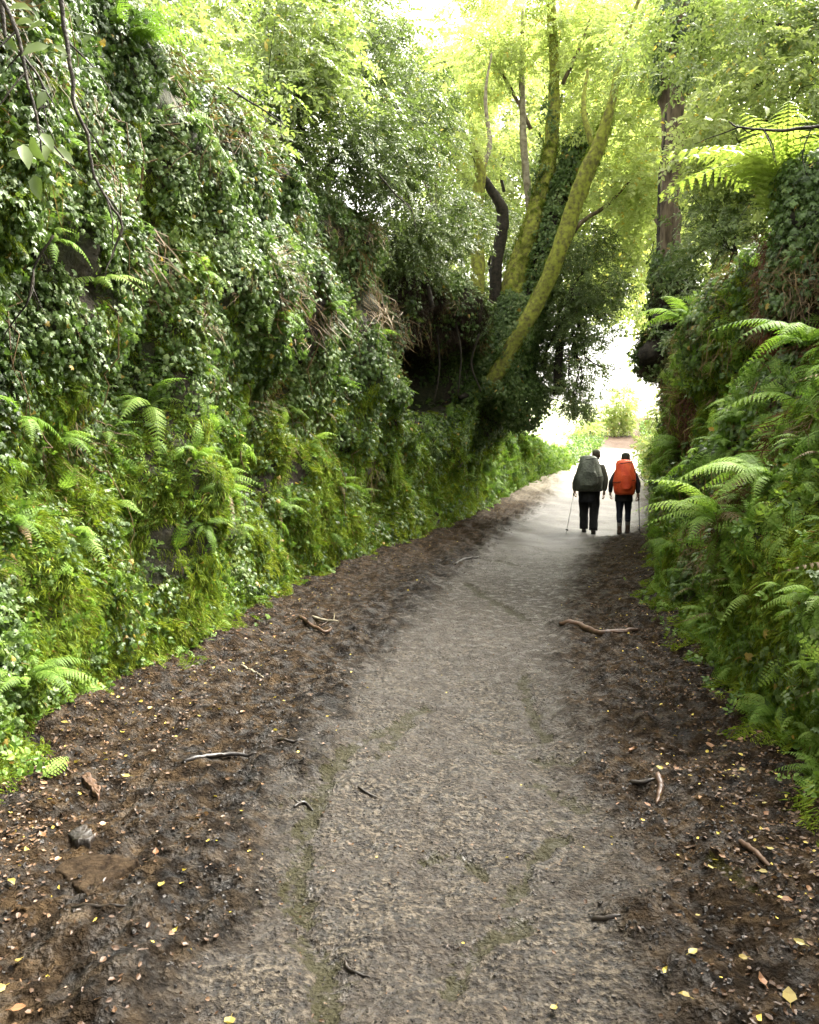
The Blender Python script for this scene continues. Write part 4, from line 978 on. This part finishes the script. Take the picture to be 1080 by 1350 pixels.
# ------------------------------------------------------------------ near hanging twigs and vines
def big_leaf_twig(name, label, cat, pts, Y, rad, leaves, L=(.07, .11), mat='darkbark', leafmat='glossy'):
    q = np.array([P(x, y, Y) for x, y in pts]); t = thing(name, label, cat, q[0])
    n = 6*len(pts); c = wobble(spline(q, n), .012, 5, pts[0][0]) - q[0]
    mb = MB(); mb.tube(c, np.linspace(rad, rad*.35, n), 7, .5, .3)
    r = np.random.default_rng(int(abs(pts[0][0])))
    for k in range(5):
        i = r.integers(3, n - 2); e = c[i] + np.array([r.normal()*.1, r.normal()*.1, -r.uniform(.05, .25)])
        mb.tube(wobble(spline([c[i], (c[i]+e)/2 + rv(r, .02), e], 7), .01, 8, k), np.linspace(rad*.4, rad*.15, 7), 5, .5)
    mb.obj('stem', M[mat], t)
    for (lx, ly) in leaves:
        lb = MB(); Ln = r.uniform(*L)
        b_ = P(lx, ly, Y + r.normal()*.08) - q[0]
        leaf_quad(lb, b_, np.array([r.normal()*.6, -.3, r.uniform(-1, .2)]), np.array([r.normal()*.5, -1, .7]), Ln, Ln*.55, r.uniform(), 0, .2)
        i = int(np.argmin(np.linalg.norm(c - b_, axis=1)))
        lb.tube([c[i], (c[i]+b_)/2 + [0, 0, .01], b_], .0015, 3, .3)
        lb.obj('leaf', M[leafmat], t)
    return t
big_leaf_twig('hanging_branch', 'dark branch with big glossy leaves hanging in at the top left corner', 'branch', [(-20, -40), (15, 20), (30, 80), (45, 140), (55, 200)], 3.1, .010,
              [(12, 10), (20, 30), (35, 42), (5, 50), (30, 190), (40, 180), (62, 190), (48, 205), (20, 185), (55, 175), (10, 200), (70, 195), (60, 120), (65, 60), (45, 230)])
big_leaf_twig('hanging_vine', 'long dark vine winding down from the top left', 'vine', [(78, -30), (84, 40), (94, 100), (98, 135), (118, 180), (125, 230), (145, 270), (160, 300), (150, 340)], 3.6, .011,
              [(60, 70), (72, 60), (120, 45), (105, 20), (90, 70), (118, 90)], (.05, .08))
big_leaf_twig('hanging_vine', 'bent dark vine at the far left edge', 'vine', [(2, 0), (8, 50), (28, 70), (45, 95), (55, 125), (40, 160)], 3.4, .009, [], mat='darkbark')
big_leaf_twig('hanging_vine', 'forked thin vine crossing the ivy lower on the left', 'vine', [(70, 310), (45, 350), (38, 395), (12, 430), (0, 450)], 4.2, .007, [], mat='darkbark')
big_leaf_twig('bare_branch', 'thin dark branch reaching in from the right edge near the top', 'branch', [(1110, 162), (1060, 170), (1010, 171), (975, 168), (960, 160)], 5.0, .012,
              [(960, 150), (970, 165), (940, 158), (1010, 140), (1055, 150), (1000, 180)], (.05, .08), leafmat='lime')
big_leaf_twig('bare_branch', 'reddish bare twig slanting across the upper left ivy', 'branch', [(300, 115), (340, 140), (358, 152), (378, 168)], 8.0, .012, [(340, 130), (370, 150)], (.05, .08))
big_leaf_twig('bare_branch', 'thin twig sagging across the white gap above the walkers', 'branch', [(770, 470), (790, 482), (815, 487), (838, 472), (845, 466)], 18.5, .018, [(775, 470), (785, 478), (795, 482)], (.1, .14))
big_leaf_twig('bare_branch', 'forked twig beside the pale shrub in the middle', 'branch', [(500, 230), (520, 255), (540, 272), (548, 300)], 11.5, .014, [], (.1, .14))
# wiry stems trailing over the left bank
mb = MB(); r = np.random.default_rng(77)
for k in range(55):
    y = 3.5 * (17 / 3.5) ** r.uniform(); h = r.uniform(1.6, 5.0); L = r.uniform(.4, 1.4); m = 10
    hh = h - np.linspace(0, L, m); yy = y + np.cumsum(r.normal(size=m) * .05)
    p, nn = bank_frame(-1, yy, np.maximum(hh, .1)); p = p + nn * (.05 + .10 * np.sin(np.linspace(0, 3.1, m)))[:, None] + r.normal(size=(m, 3)) * .015
    mb.tube(p, np.linspace(.006, .002, m) * (y/6)**.5, 4, r.uniform())
tag(mb.obj('trailing_stems', M['deadgrass']), 'wiry brown stems trailing down over the left bank ivy', kind='stuff')

# ------------------------------------------------------------------ sticks, stones and single leaves on the path
def on_ground(px, py):
    g = G(px, py)
    for _ in range(6):
        z = float(path_z(g[0], g[1])); k = (CAM_Z - z) / CAM_Z; g = G(px, py) * k
    return np.array([g[0], g[1], float(path_z(g[0], g[1]))])
def stick(label, pts, rad, mat='wetwood', cat='stick', name='fallen_stick', forks=0, lift=.5):
    q = np.array([on_ground(*p_) for p_ in pts]); n = 5*len(pts)
    c = wobble(spline(q, n), rad*.7, 3, pts[0][0]); c[:, 2] = .6 * np.interp(np.arange(n), [0, n-1], [path_z(c[0, 0], c[0, 1]), path_z(c[-1, 0], c[-1, 1])]) + .4 * path_z(c[:, 0], c[:, 1]) + rad*lift
    b = c[0].copy(); mb = MB(); mb.tube(c - b, rad * np.interp(np.linspace(0, 1, n), [0, .1, .5, .9, 1], [.5, 1, .9, .6, .25]), 8, .5, .35)
    r = np.random.default_rng(int(abs(pts[0][0])))
    for k in range(forks):
        i = r.integers(2, n-2); d = np.array([r.normal(), r.normal(), .15]); d /= np.linalg.norm(d)
        mb.tube(np.array([c[i], c[i]+d*rad*3, c[i]+d*rad*6]) - b, [rad*.5, rad*.35, rad*.15], 5, .5)
    o = mb.obj(name, M[mat]); o.location = b; return tag(o, label, cat)
stick('long pale branch lying across the right verge below the walkers', [(738, 826), (765, 828), (790, 836), (815, 832), (843, 831)], .030, 'brownwood', 'branch', 'fallen_branch', 3)
stick('dark straight stick lying on the mud left of the trodden strip', [(240, 1008), (275, 1001), (305, 999), (340, 993)], .014, forks=1)
stick('short dark twig just beyond the long stick', [(366, 978), (385, 977), (402, 977)], .009)
stick('curved reddish stick standing out of the mud on the right', [(868, 1022), (874, 1035), (872, 1050), (866, 1062)], .018, 'brownwood')
stick('bent twig with a pale edge near the bottom of the path', [(455, 1268), (458, 1277), (470, 1283), (488, 1289)], .006)
stick('small twig on the grit in the middle of the path', [(472, 1041), (485, 1047), (497, 1052)], .006)
stick('dark forked twig at the left edge of the trodden strip', [(388, 1065), (402, 1060), (412, 1070)], .009, forks=2)
stick('thin stick half buried in the left mud near the flat stone', [(95, 1198), (130, 1197), (165, 1196)], .007)
stick('black stick in the dark mud near the lower right', [(780, 1214), (800, 1213), (818, 1208)], .010)
stick('black root end in the dark mud right of centre', [(830, 1032), (848, 1030), (862, 1028)], .012)
stick('thin root crossing the bare mud at the right edge', [(975, 1110), (1000, 1128), (1015, 1145)], .012, 'brownwood')
stick('broken pale branch among the leaves at the foot of the left bank', [(395, 822), (412, 830), (428, 838), (438, 834)], .018, 'brownwood', 'branch', 'fallen_branch', 2)
stick('second pale broken branch beside the first at the foot of the left bank', [(412, 818), (430, 822), (447, 820)], .014, 'paletrunk', 'branch', 'fallen_branch', 1)
stick('pale splinter of wood in the left leaf litter', [(318, 878), (333, 883), (348, 888)], .010, 'paletrunk')
stick('thin dark twig on the left verge by the walkers', [(600, 742), (615, 738), (632, 736)], .02)

def flat_piece(name, label, cat, cpx, pts, h, mat):
    c = on_ground(*cpx); q = np.array([on_ground(*p_)[:2] for p_ in pts]) - c[:2]; q = np.vstack([q, q[:1]])
    n = 64; t = np.linspace(0, len(q)-1, n, endpoint=False); ring = np.stack([np.interp(t, range(len(q)), q[:, k]) for k in (0, 1)], 1)
    ring += .012 * np.stack([fbm(t*1.9, 1.0, 0, 4, .65), fbm(t*1.9, 5.0, 0, 4, .65)], 1)
    ctr = ring.mean(0); V, F = [], []; rings = [(1.02, -.035), (1.0, 0.0), (.97, h), (.80, h*1.05), (.55, h), (.28, h*1.1)]
    zm = max(float(np.mean([path_z(*(c[:2] + p)) for p in ring])), float(path_z(*(c[:2] + ctr)))) + .006; tx, ty = rng.normal(size=2) * .05
    pz = lambda p: zm + tx * p[0] + ty * p[1]
    for s_, z in rings:
        for i, p in enumerate(ring):
            u = ctr + (p - ctr) * s_
            V.append((u[0], u[1], pz(u) - c[2] + z + (.010*float(fbm(u[0]*14, u[1]*14, 3.3, 3)) if s_ < 1 else 0)))
    for k in range(len(rings)-1):
        for i in range(n): F.append((k*n+i, k*n+(i+1) % n, (k+1)*n+(i+1) % n, (k+1)*n+i))
    F.append(tuple(range((len(rings)-1)*n, len(rings)*n)))
    mb = MB(); mb.add(V, F, .5); o = mb.obj(name, M[mat]); o.location = c; return tag(o, label, cat)
flat_piece('flat_stone', 'pale flat pointed stone lying in the mud at the lower left', 'stone', (120, 1158), [(70, 1142), (105, 1138), (150, 1142), (184, 1143), (160, 1158), (128, 1176), (112, 1182), (95, 1168)], .012, 'stone')
flat_piece('flat_stone', 'small brown slab in the leaf litter above the pale pointed stone', 'stone', (108, 1108), [(90, 1098), (112, 1095), (124, 1108), (118, 1120), (98, 1118)], .02, 'clod')
flat_piece('bark_piece', 'strip of brown bark above the flat stones on the left', 'bark', (121, 1037), [(108, 1025), (116, 1024), (132, 1043), (130, 1052), (120, 1046)], .012, 'brownwood')
# single fallen leaves that show clearly
def fallen(label, px, py, L, mat, group=None):
    c = on_ground(px, py); mb = MB(); a = random.uniform(0, 6.28)
    L *= .72
    leaf_quad(mb, np.array([0, 0, 0.]), np.array([math.cos(a), math.sin(a), .12]), np.array([random.gauss(0, .3), -.25, 1]), L, L*random.uniform(.55, .8), random.random(), 0, random.uniform(-.3, .3))
    mb.tube([(0, 0, 0), (-.3*L*math.cos(a), -.3*L*math.sin(a), -.002)], .0012, 3, .5)
    o = mb.obj('fallen_leaf', M[mat], smooth=False); o.location = c + [0, 0, .012]
    return tag(o, label, 'leaf', group)
for px, py, L, mat, lab in [
    (12, 1166, .06, 'yleaf', 'lime yellow leaf on the mud at the left edge'), (215, 1167, .05, 'yleaf', 'pale yellow leaf right of the flat stone'),
    (305, 1345, .07, 'yleaf', 'yellow leaf at the bottom edge of the path'), (1042, 1328, .085, 'yleaf', 'largest yellow leaf, lower right corner'),
    (1062, 1250, .05, 'yleaf', 'lime yellow leaf at the right edge above the largest one'), (8, 1303, .06, 'yleaf', 'yellow leaf in the lower left corner'),
    (28, 1268, .045, 'yleaf', 'cream leaf just above the lower left corner'), (14, 1342, .06, 'oleaf', 'orange leaf in the lower left corner'),
    (1010, 1303, .06, 'oleaf', 'orange leaf left of the largest yellow leaf'), (90, 968, .06, 'yleaf', 'bright yellow leaf near the foot of the left bank'),
    (55, 1015, .07, 'oleaf', 'pale orange leaf at the upper left of the mud'), (104, 1008, .07, 'yleaf', 'cream leaf beside the strip of bark'),
    (172, 1026, .065, 'yleaf', 'cream leaf by itself on the brown mud'), (938, 988, .10, 'oleaf', 'large curled tan leaf at the foot of the right bank'),
    (908, 1262, .05, 'yleaf', 'yellow leaf alone in the dark mud on the right'), (985, 1272, .05, 'yleaf', 'small cream leaf near the lower right'),
    (975, 1018, .05, 'yleaf', 'pale green leaf under the right bank ferns'), (965, 1032, .05, 'yleaf', 'pale leaf just below the pale green one'),
    (872, 1015, .06, 'yleaf', 'cream leaf beside the curved reddish stick'), (1012, 1123, .045, 'yleaf', 'yellow leaf at the right edge by the thin root'),
    (1000, 1152, .05, 'yleaf', 'pale leaf below the thin root'), (452, 888, .06, 'oleaf', 'tan leaf at the left edge of the trodden strip'),
    (1030, 1190, .06, 'oleaf', 'orange brown leaf at the right edge of the mud'), (830, 992, .06, 'oleaf', 'small tan leaf in the dark mud'),
    (60, 1106, .055, 'oleaf', 'pale tan leaf left of the small slab'), (140, 1088, .05, 'oleaf', 'cream brown leaf right of the small slab'),
    (205, 1130, .05, 'oleaf', 'tan leaf above and right of the flat stone'), (733, 1330, .05, 'yleaf', 'olive yellow leaf at the bottom right of the grit'),
    (910, 1320, .05, 'yleaf', 'pale curled leaf near the bottom right')]:
    fallen(lab, px, py, L, mat)
random.seed(5)
for k in range(120):
    left = k % 2 == 0
    y = 2.4 * (11 / 2.4) ** random.random(); e = float(edge(-1 if left else 1, y)); d = abs(random.gauss(0, .45)) + .08
    x = e + d if left else e - d
    z = float(path_z(x, y)); mb = MB()
    mt = random.choice(['yleaf', 'oleaf', 'oleaf', 'litter']); L = random.uniform(.018, .04); a = random.uniform(0, 6.28)
    leaf_quad(mb, np.zeros(3), np.array([math.cos(a), math.sin(a), .15]), np.array([random.gauss(0, .35), -.25, 1]), L, L*random.uniform(.5, .8), random.random(), 0, random.uniform(-.3, .3))
    o = mb.obj('fallen_leaf', M[mt], smooth=False); o.location = (x, y, z + .012)
    wn_ = {'yleaf': 'small yellow', 'oleaf': 'small tan', 'litter': 'small brown'}[mt]
    big = ('thin', 'medium', 'broad')[min(2, int((L - .018) / .0074))].replace('medium', 'plain'); dist = 'right at the foot of' if d < .25 else ('close to' if d < .55 else 'an arm length out from')
    al_ = (next(t_ for a_, t_ in ((3.1, 'level with the flat stone'), (4.3, 'by the long dark stick'), (6, 'past the long dark stick'), (8.5, 'before the broken branches'), (99, 'beyond the broken branches')) if y < a_) if left else
           next(t_ for a_, t_ in ((3.1, 'in the near corner'), (4.3, 'by the curved reddish stick'), (6, 'past the curved reddish stick'), (8.5, 'before the fallen branch'), (99, 'beyond the fallen branch')) if y < a_))
    tag(o, '%s %s leaf %s the %s bank %s' % (big, wn_.split()[1], dist, 'left' if left else 'right', al_), 'leaf', 'small fallen leaves in the litter')

# ------------------------------------------------------------------ the two walkers
def cloth(name, c1, c2, rough=.75, bump=.5, scale=14): return solid_mat(name, c1, c2, scale, rough, bump, 25, .3, .02)
M['skin'] = cloth('skin', (.36, .20, .14), (.42, .25, .18), .5, .1)
M['blackcloth'] = cloth('black_trousers', (.006, .006, .007), (.014, .013, .013))
M['blackjacket'] = cloth('black_jacket', (.007, .007, .010), (.018, .018, .024), .6)
M['olive'] = cloth('olive_grey_jacket', (.045, .043, .030), (.09, .085, .06), .7)
M['navy'] = cloth('dark_navy_leggings', (.005, .006, .014), (.011, .013, .026), .7)
M['greycover'] = cloth('grey_green_rain_cover', (.060, .068, .052), (.14, .155, .12), .5, 1.0, 4)
M['redcover'] = cloth('orange_red_rain_cover', (.70, .075, .026), (.88, .14, .045), .45, .8, 5)
M['hair'] = cloth('brown_hair', (.03, .018, .01), (.08, .05, .03), .6, .8, 60)
M['hat'] = cloth('dark_green_hat', (.02, .026, .018), (.045, .055, .038), .8)
M['boot'] = cloth('dark_boot_leather', (.012, .009, .007), (.035, .024, .017), .5)
M['bootbrown'] = cloth('brown_boot_leather', (.05, .03, .018), (.11, .07, .045), .55)
M['sock'] = cloth('grey_gaiter', (.08, .072, .06), (.15, .135, .12), .8)
M['sole'] = cloth('boot_sole', (.01, .01, .01), (.02, .02, .02), .7)
M['pole'] = solid_mat('pale_pole_metal', (.45, .44, .42), (.6, .59, .57), 20, .35, .05, 60, .6, .002)
M['strap'] = cloth('black_webbing', (.01, .01, .01), (.02, .02, .02))

def skin_obj(name, joints, edges, radii, mat, parent, root=0, sub=2):
    me = bpy.data.meshes.new(name); me.from_pydata([tuple(j) for j in joints], edges, []); me.materials.append(mat)
    o = link(bpy.data.objects.new(name, me), parent)
    sk = o.modifiers.new('skin', 'SKIN')
    if not me.skin_vertices:
        import bmesh
        bm = bmesh.new(); bm.from_mesh(me); bm.verts.layers.skin.verify(); bm.to_mesh(me); bm.free()
    for i, r in enumerate(radii):
        me.skin_vertices[0].data[i].radius = (r, r) if not isinstance(r, tuple) else r
        me.skin_vertices[0].data[i].use_root = (i == root)
    sk.use_smooth_shade = True
    sb = o.modifiers.new('sub', 'SUBSURF'); sb.levels = sub; sb.render_levels = sub
    return o
def loft(mb, secs, n=28, wrinkle=0.0, seed=0.0, power=2.4):
    """secs: (cx, cy, z, half width, half depth)"""
    V, F = [], []
    for k, (cx, cy, z, w, d) in enumerate(secs):
        for i in range(n):
            a = i / n * 2 * math.pi; c, s_ = math.cos(a), math.sin(a)
            e = (abs(c)**power + abs(s_)**power) ** (-1/power)
            q = 1 + (wrinkle * float(fbm(c*1.8 + seed, s_*1.8, z*3.2, 3)) + wrinkle * .6 * float(perlin(c*6 + seed, s_*6, z*1.2)) if wrinkle else 0)
            V.append((cx + w*c*e*q, cy + d*s_*e*q, z))
    m = len(secs)
    for k in range(m-1):
        for i in range(n): F.append((k*n+i, k*n+(i+1) % n, (k+1)*n+(i+1) % n, (k+1)*n+i))
    F.append(tuple(range(n))[::-1]); F.append(tuple((m-1)*n+i for i in range(n))); mb.add(V, F, .5)
def fine(secs, m):
    a = np.array(secs, float); return [tuple(r) for r in spline(a, m)]
def walker(kind, label, loc, rz, H):
    k = H / 1.75; man = kind == 'man'
    lean = .10 if man else .02
    fx = .5 if man else .35
    J = {}
    sw = .20 if man else .165; hw = .10 if man else .085
    J['pelvis'] = (0, 0, .96); J['spine'] = (0, .03, 1.12); J['chest'] = (lean*.6, .07, 1.34); J['neck'] = (lean, .11, 1.49); J['skull'] = (lean*1.3, .15, 1.55 if man else 1.55)
    f = .17 if man else -.15
    for s_, sg in (('l', -1), ('r', 1)):
        st_ = f if s_ == 'l' else -f*.7
        J['hip'+s_] = (sg*hw, 0, .90); J['knee'+s_] = (sg*(hw+.01), .05 + st_*.7, .49); J['ankle'+s_] = (sg*(hw+.005), st_ - .02, .10)
        J['foot'+s_] = (sg*(hw+.02), st_ + .10, .045)
        J['shoulder'+s_] = (sg*sw + lean*.7, .07, 1.40); J['elbow'+s_] = (sg*(sw+(.10 if man else .13)) + lean*.4, .03, 1.13)
        J['wrist'+s_] = (sg*(sw+(.11 if man else .13)), .16 if s_ == 'l' else (.04 if man else -.02), .91 if s_ == 'l' else .89); J['palm'+s_] = (sg*(sw+(.11 if man else .13)), .19 if s_ == 'l' else (.06 if man else 0), .84 if s_ == 'l' else .81)
    J = {a: Vector(b) * k for a, b in J.items()}
    t = thing('person', label, 'person', loc, (0, 0, rz))
    names = list(J); ix = {n_: i for i, n_ in enumerate(names)}
    E = [('pelvis', 'spine'), ('spine', 'chest'), ('chest', 'neck'), ('neck', 'skull')]
    for s_ in 'lr': E += [('pelvis', 'hip'+s_), ('hip'+s_, 'knee'+s_), ('knee'+s_, 'ankle'+s_), ('ankle'+s_, 'foot'+s_), ('chest', 'shoulder'+s_), ('shoulder'+s_, 'elbow'+s_), ('elbow'+s_, 'wrist'+s_), ('wrist'+s_, 'palm'+s_)]
    R = dict(pelvis=.13, spine=.11, chest=.13, neck=.055, skull=.06, hip=.08, knee=.052, ankle=.036, foot=.035, shoulder=.05, elbow=.036, wrist=.026, palm=.033)
    rad = [R.get(n_, R.get(n_[:-1], .05)) * k for n_ in names]
    skin_obj('body', [J[n_] for n_ in names], [(ix[a], ix[b]) for a, b in E], rad, M['skin'], t)
    # hands: fingers curled, thumb to the side
    for s_, sg in (('l', -1), ('r', 1)):
        p = J['palm'+s_]; mb = MB()
        for i, L in enumerate((.070, .080, .075, .058)):
            x0 = p + Vector((sg*.004, (.028 - i*.019), -.018)); a = x0 + Vector((-sg*.004, .004, -L*.45)); b = a + Vector((-sg*.022, .002, -L*.28)); c = b + Vector((-sg*.022, 0, L*.02))
            mb.tube([x0, a, b, c], [.010, .009, .008, .006], 6, .5)
        x0 = p + Vector((-sg*.01, .03, .01)); mb.tube([x0, x0 + Vector((-sg*.012, .025, -.025)), x0 + Vector((-sg*.02, .03, -.055))], [.012, .010, .007], 6, .5)
        mb.obj('hand', M['skin'], t)
    # head with face, ears, hair
    hc = J['skull'] + Vector((0, .02, .10)); mb = MB(); V, F = [], []; nu, nv = 24, 18
    for j in range(nv + 1):
        th = math.pi * j / nv
        for i in range(nu):
            ph = 2*math.pi*i/nu; x, y, z = math.sin(th)*math.cos(ph), math.sin(th)*math.sin(ph), math.cos(th)
            w = .075 * (1 - .22*max(0, -z)); dp = .098 * (1 - .10*max(0, -z)); front = max(0, y)
            nose = .024 * math.exp(-(x/.16)**2 - ((z+.12)/.18)**2) * (front > .8); eye = -.008 * (math.exp(-((abs(x)-.40)/.14)**2 - ((z-.05)/.12)**2)) * (front > .5)
            mouth = .005 * math.exp(-(x/.3)**2 - ((z+.52)/.06)**2) * (front > .5); chin = .012 * math.exp(-(x/.3)**2 - ((z+.85)/.15)**2) * (front > .3)
            V.append(tuple(hc + Vector((x*w, y*dp + nose + eye + mouth + chin, z*.118)))); 
    for j in range(nv):
        for i in range(nu): F.append((j*nu+i, j*nu+(i+1) % nu, (j+1)*nu+(i+1) % nu, (j+1)*nu+i))
    mb.add(V, F, .5); mb.obj('head', M['skin'], t)
    for sg in (-1, 1):
        mb = MB(); loft(mb, fine([(hc.x+sg*.078, hc.y-.005, hc.z-.035, .006, .010), (hc.x+sg*.086, hc.y-.01, hc.z, .009, .019), (hc.x+sg*.084, hc.y-.008, hc.z+.03, .006, .014)], 6), 8); mb.obj('ear', M['skin'], t)
    mb = MB(); loft(mb, fine([(hc.x, hc.y-.035, hc.z-.085, .055, .045), (hc.x, hc.y-.03, hc.z-.02, .081, .075), (hc.x, hc.y-.018, hc.z+.05, .082, .092), (hc.x, hc.y-.01, hc.z+.10, .062, .075), (hc.x, hc.y-.01, hc.z+.124, .02, .03)], 12), 20, .05, 3); mb.obj('hair', M['hair'], t)
    mb = MB(); hz = hc.z + .03
    loft(mb, fine([(hc.x, hc.y, hz, .088, .108), (hc.x, hc.y, hz+.04, .088, .106), (hc.x, hc.y, hz+.085, .07, .085), (hc.x, hc.y, hz+.108, .02, .03)], 12), 20, .03, 4)
    if man: mb.tube([(hc.x-.06, hc.y+.09, hz+.01), (hc.x, hc.y+.165, hz+.005), (hc.x+.06, hc.y+.09, hz+.01)], .008, 5, .5)
    mb.obj('cap', M['hat'] if not man else M['olive'], t)
    # jacket: torso, sleeves, skirt of the jacket
    jn = ['spine', 'chest', 'neck', 'shoulderl', 'elbowl', 'wristl', 'shoulderr', 'elbowr', 'wristr']
    jr = [(.145, .12), (.17, .13), (.07, .07), .085, .070, .054, .085, .070, .054]
    jr = [tuple(v*k*(1 if man else .88) for v in q) if isinstance(q, tuple) else q*k*(1.0 if man else .88) for q in jr]
    jo = skin_obj('jacket', [J[n_] for n_ in jn], [(0, 1), (1, 2), (1, 3), (3, 4), (4, 5), (1, 6), (6, 7), (7, 8)], jr, M['olive'] if man else M['blackjacket'], t)
    mb = MB(); W = .205 if man else .175; D = .150 if man else .135
    loft(mb, fine([(0, 0, (.66 if man else .72)*k, W*1.03, D*1.06), (0, 0, .82*k, W*1.02, D*1.03), (0, .01, .96*k, W*.93, D*.93), (0, .03, 1.12*k, W*.84, D*.88), (0, .05, 1.26*k, W*.82, D*.82)], 14), 26, .06, 2.0 + k)
    mb.obj('jacket_hem', M['blackjacket'], t)
    for s_ in 'lr':
        h, kn, an = J['hip'+s_], J['knee'+s_], J['ankle'+s_]; mb = MB()
        end = an if man else kn.lerp(an, .42); c = spline([h + Vector((0, 0, .04)), h.lerp(kn, .5), kn, kn.lerp(an, .5), an + Vector((0, 0, -.02 if man else .2))], 26)
        w = [.128, .122, .098, .092, .090] if man else [.105, .092, .066, .064, .050]
        mb.tube(c, np.interp(np.linspace(0, 1, 26), np.linspace(0, 1, 5), w) * k, 16, .5, .09)
        mb.obj('trouser_leg' if man else 'legging', M['blackcloth'] if man else M['navy'], t)
        if not man:
            mb = MB(); mb.tube(spline([kn.lerp(an, .40), kn.lerp(an, .75), an + Vector((0, 0, -.01))], 12), np.interp(np.linspace(0, 1, 12), [0, .5, 1], [.058, .056, .048]) * k, 14, .5, .06); mb.obj('gaiter', M['sock'], t)
        fo = J['foot'+s_]; mb = MB(); g = .004
        loft(mb, fine([(an.x, an.y+.055, .022, .046, .135), (an.x, an.y+.055, .05, .050, .138), (an.x, an.y+.035, .085, .047, .10), (an.x, an.y-.005, .13, .045, .058), (an.x, an.y-.01, .17, .046, .055)], 14), 18, .02, 1)
        bt = mb.obj('boot', M['boot'] if man else M['bootbrown'], t)
        mb = MB(); loft(mb, [(an.x, an.y+.057, 0.0, .050, .142), (an.x, an.y+.057, .024, .051, .143)], 18); mb.obj('sole', M['sole'], bt)
    return t, J, k
def backpack(label, loc, rz, secs, mat, k, wr, strapc, yb):
    t = thing('backpack', label, 'backpack', loc, (0, 0, rz))
    mb = MB(); loft(mb, fine([(a, b + .03, z, w*.86, d*.8) for a, b, z, w, d in secs], 12), 18); mb.obj('bag', M['strap'], t)
    mb = MB(); loft(mb, fine(secs, 34), 44, wr, 7*k); mb.obj('rain_cover', M[mat], t)
    S2 = np.array(fine(secs, 34)); a = np.linspace(0, 2*math.pi, 40)
    for f_ in (.42, .74):      # compression cords drawn round the cover
        q = S2[int(f_*33)]; mb = MB(); e = (np.abs(np.cos(a))**2.4 + np.abs(np.sin(a))**2.4) ** (-1/2.4)
        mb.tube(np.stack([q[0] + q[3]*1.03*np.cos(a)*e, q[1] + q[4]*1.03*np.sin(a)*e, q[2] + .03*np.cos(a)], 1), .007, 5, .5, cap=False); mb.obj('compression_cord', M['strap'], t)
    q = S2[10]; mb = MB(); loft(mb, fine([(q[0]+q[3]*.1, q[1]-q[4]*.72, z_, w_, .10) for z_, w_ in ((q[2]-.05, q[3]*.45), (q[2]+.02, q[3]*.6), (q[2]+.16, q[3]*.55), (q[2]+.24, q[3]*.4))], 12), 24, .05, 2*k); mb.obj('front_pocket', M[mat], t)
    for sg in (-1, 1):
        mb = MB(); mb.tube(spline([(sg*.10*k, -.10*k, 1.36*k), (sg*.125*k, .03*k, 1.50*k), (sg*.13*k, .17*k, 1.40*k), (sg*.14*k, .19*k, 1.22*k), (sg*.15*k, .02, 1.08*k)], 20), .018, 6, .5); mb.obj('shoulder_strap', M['strap'], t)
    a = np.linspace(0, 2*math.pi, 30); mb = MB()
    mb.tube(np.stack([np.cos(a)*.20*k, np.sin(a)*.165*k + .01, np.full(30, 1.02*k)], 1), .018, 6, .5, cap=False); mb.obj('hip_belt', M['strap'], t)
    return t
gm = G(776, 702.5); gm = (gm[0], gm[1], float(path_z(*gm)))
gw = G(822, 706.5); gw = (gw[0], gw[1], float(path_z(*gw)))
RZ = -.26
_, Jm, km = walker('man', 'walker in black trousers and olive jacket under a big grey green pack, on the left', gm, RZ, 1.74)
backpack('large backpack under a grey green rain cover on the left walker', gm, RZ,
         [(-.01, -.24, .90, .24, .12), (-.01, -.28, .92, .29, .19), (-.01, -.31, 1.02, .30, .23), (0, -.32, 1.16, .295, .24), (.01, -.31, 1.32, .25, .22), (.01, -.28, 1.48, .21, .20), (0, -.26, 1.58, .18, .16), (-.02, -.24, 1.635, .13, .12), (-.03, -.24, 1.65, .05, .05)], 'greycover', km, .13, 0, 0)
_, Jw, kw = walker('woman', 'shorter walker in black jacket and dark leggings carrying the orange red pack', gw, RZ + .03, 1.60)
backpack('backpack under an orange red rain cover on the shorter walker', gw, RZ + .03,
         [(0, -.20, .80, .15, .10), (0, -.23, .83, .195, .15), (0, -.25, .95, .215, .18), (0, -.26, 1.12, .215, .19), (0, -.24, 1.30, .185, .17), (-.01, -.21, 1.43, .165, .15), (-.01, -.20, 1.49, .13, .11), (-.01, -.19, 1.51, .05, .05)], 'redcover', kw, .09, 0, 0)
def pole(label, loc, rz, hand, tip, mat):
    t = thing('walking_pole', label, 'walking pole', loc, (0, 0, rz)); a, b = Vector(hand), Vector(tip); d = (b - a).normalized()
    mb = MB(); mb.tube([a, a + (b-a)*.5, b], [.010, .009, .006], 7, .5); mb.obj('shaft', M[mat], t)
    mb = MB(); mb.tube([a - d*.07, a, a + d*.06], [.014, .017, .013], 8, .5); mb.obj('grip', M['strap'], t)
    mb = MB(); mb.tube([b - d*.07, b - d*.06], [.03, .028], 10, .5); mb.obj('basket', M['strap'], t)
pl = Jm['palml']; pole('pale walking pole held in the left hand of the grey pack walker', gm, RZ, pl + Vector((-.02, .01, 0)), (pl.x - .14, pl.y - .42, .02), 'pole')
pr = Jw['palmr']; pole('thin walking pole held in the right hand of the orange pack walker', gw, RZ, pr + Vector((.02, .01, 0)), (pr.x + .05, pr.y + .25, .02), 'strap')
print('scatter instances', TOTAL[0], 'objects', len(S.objects))
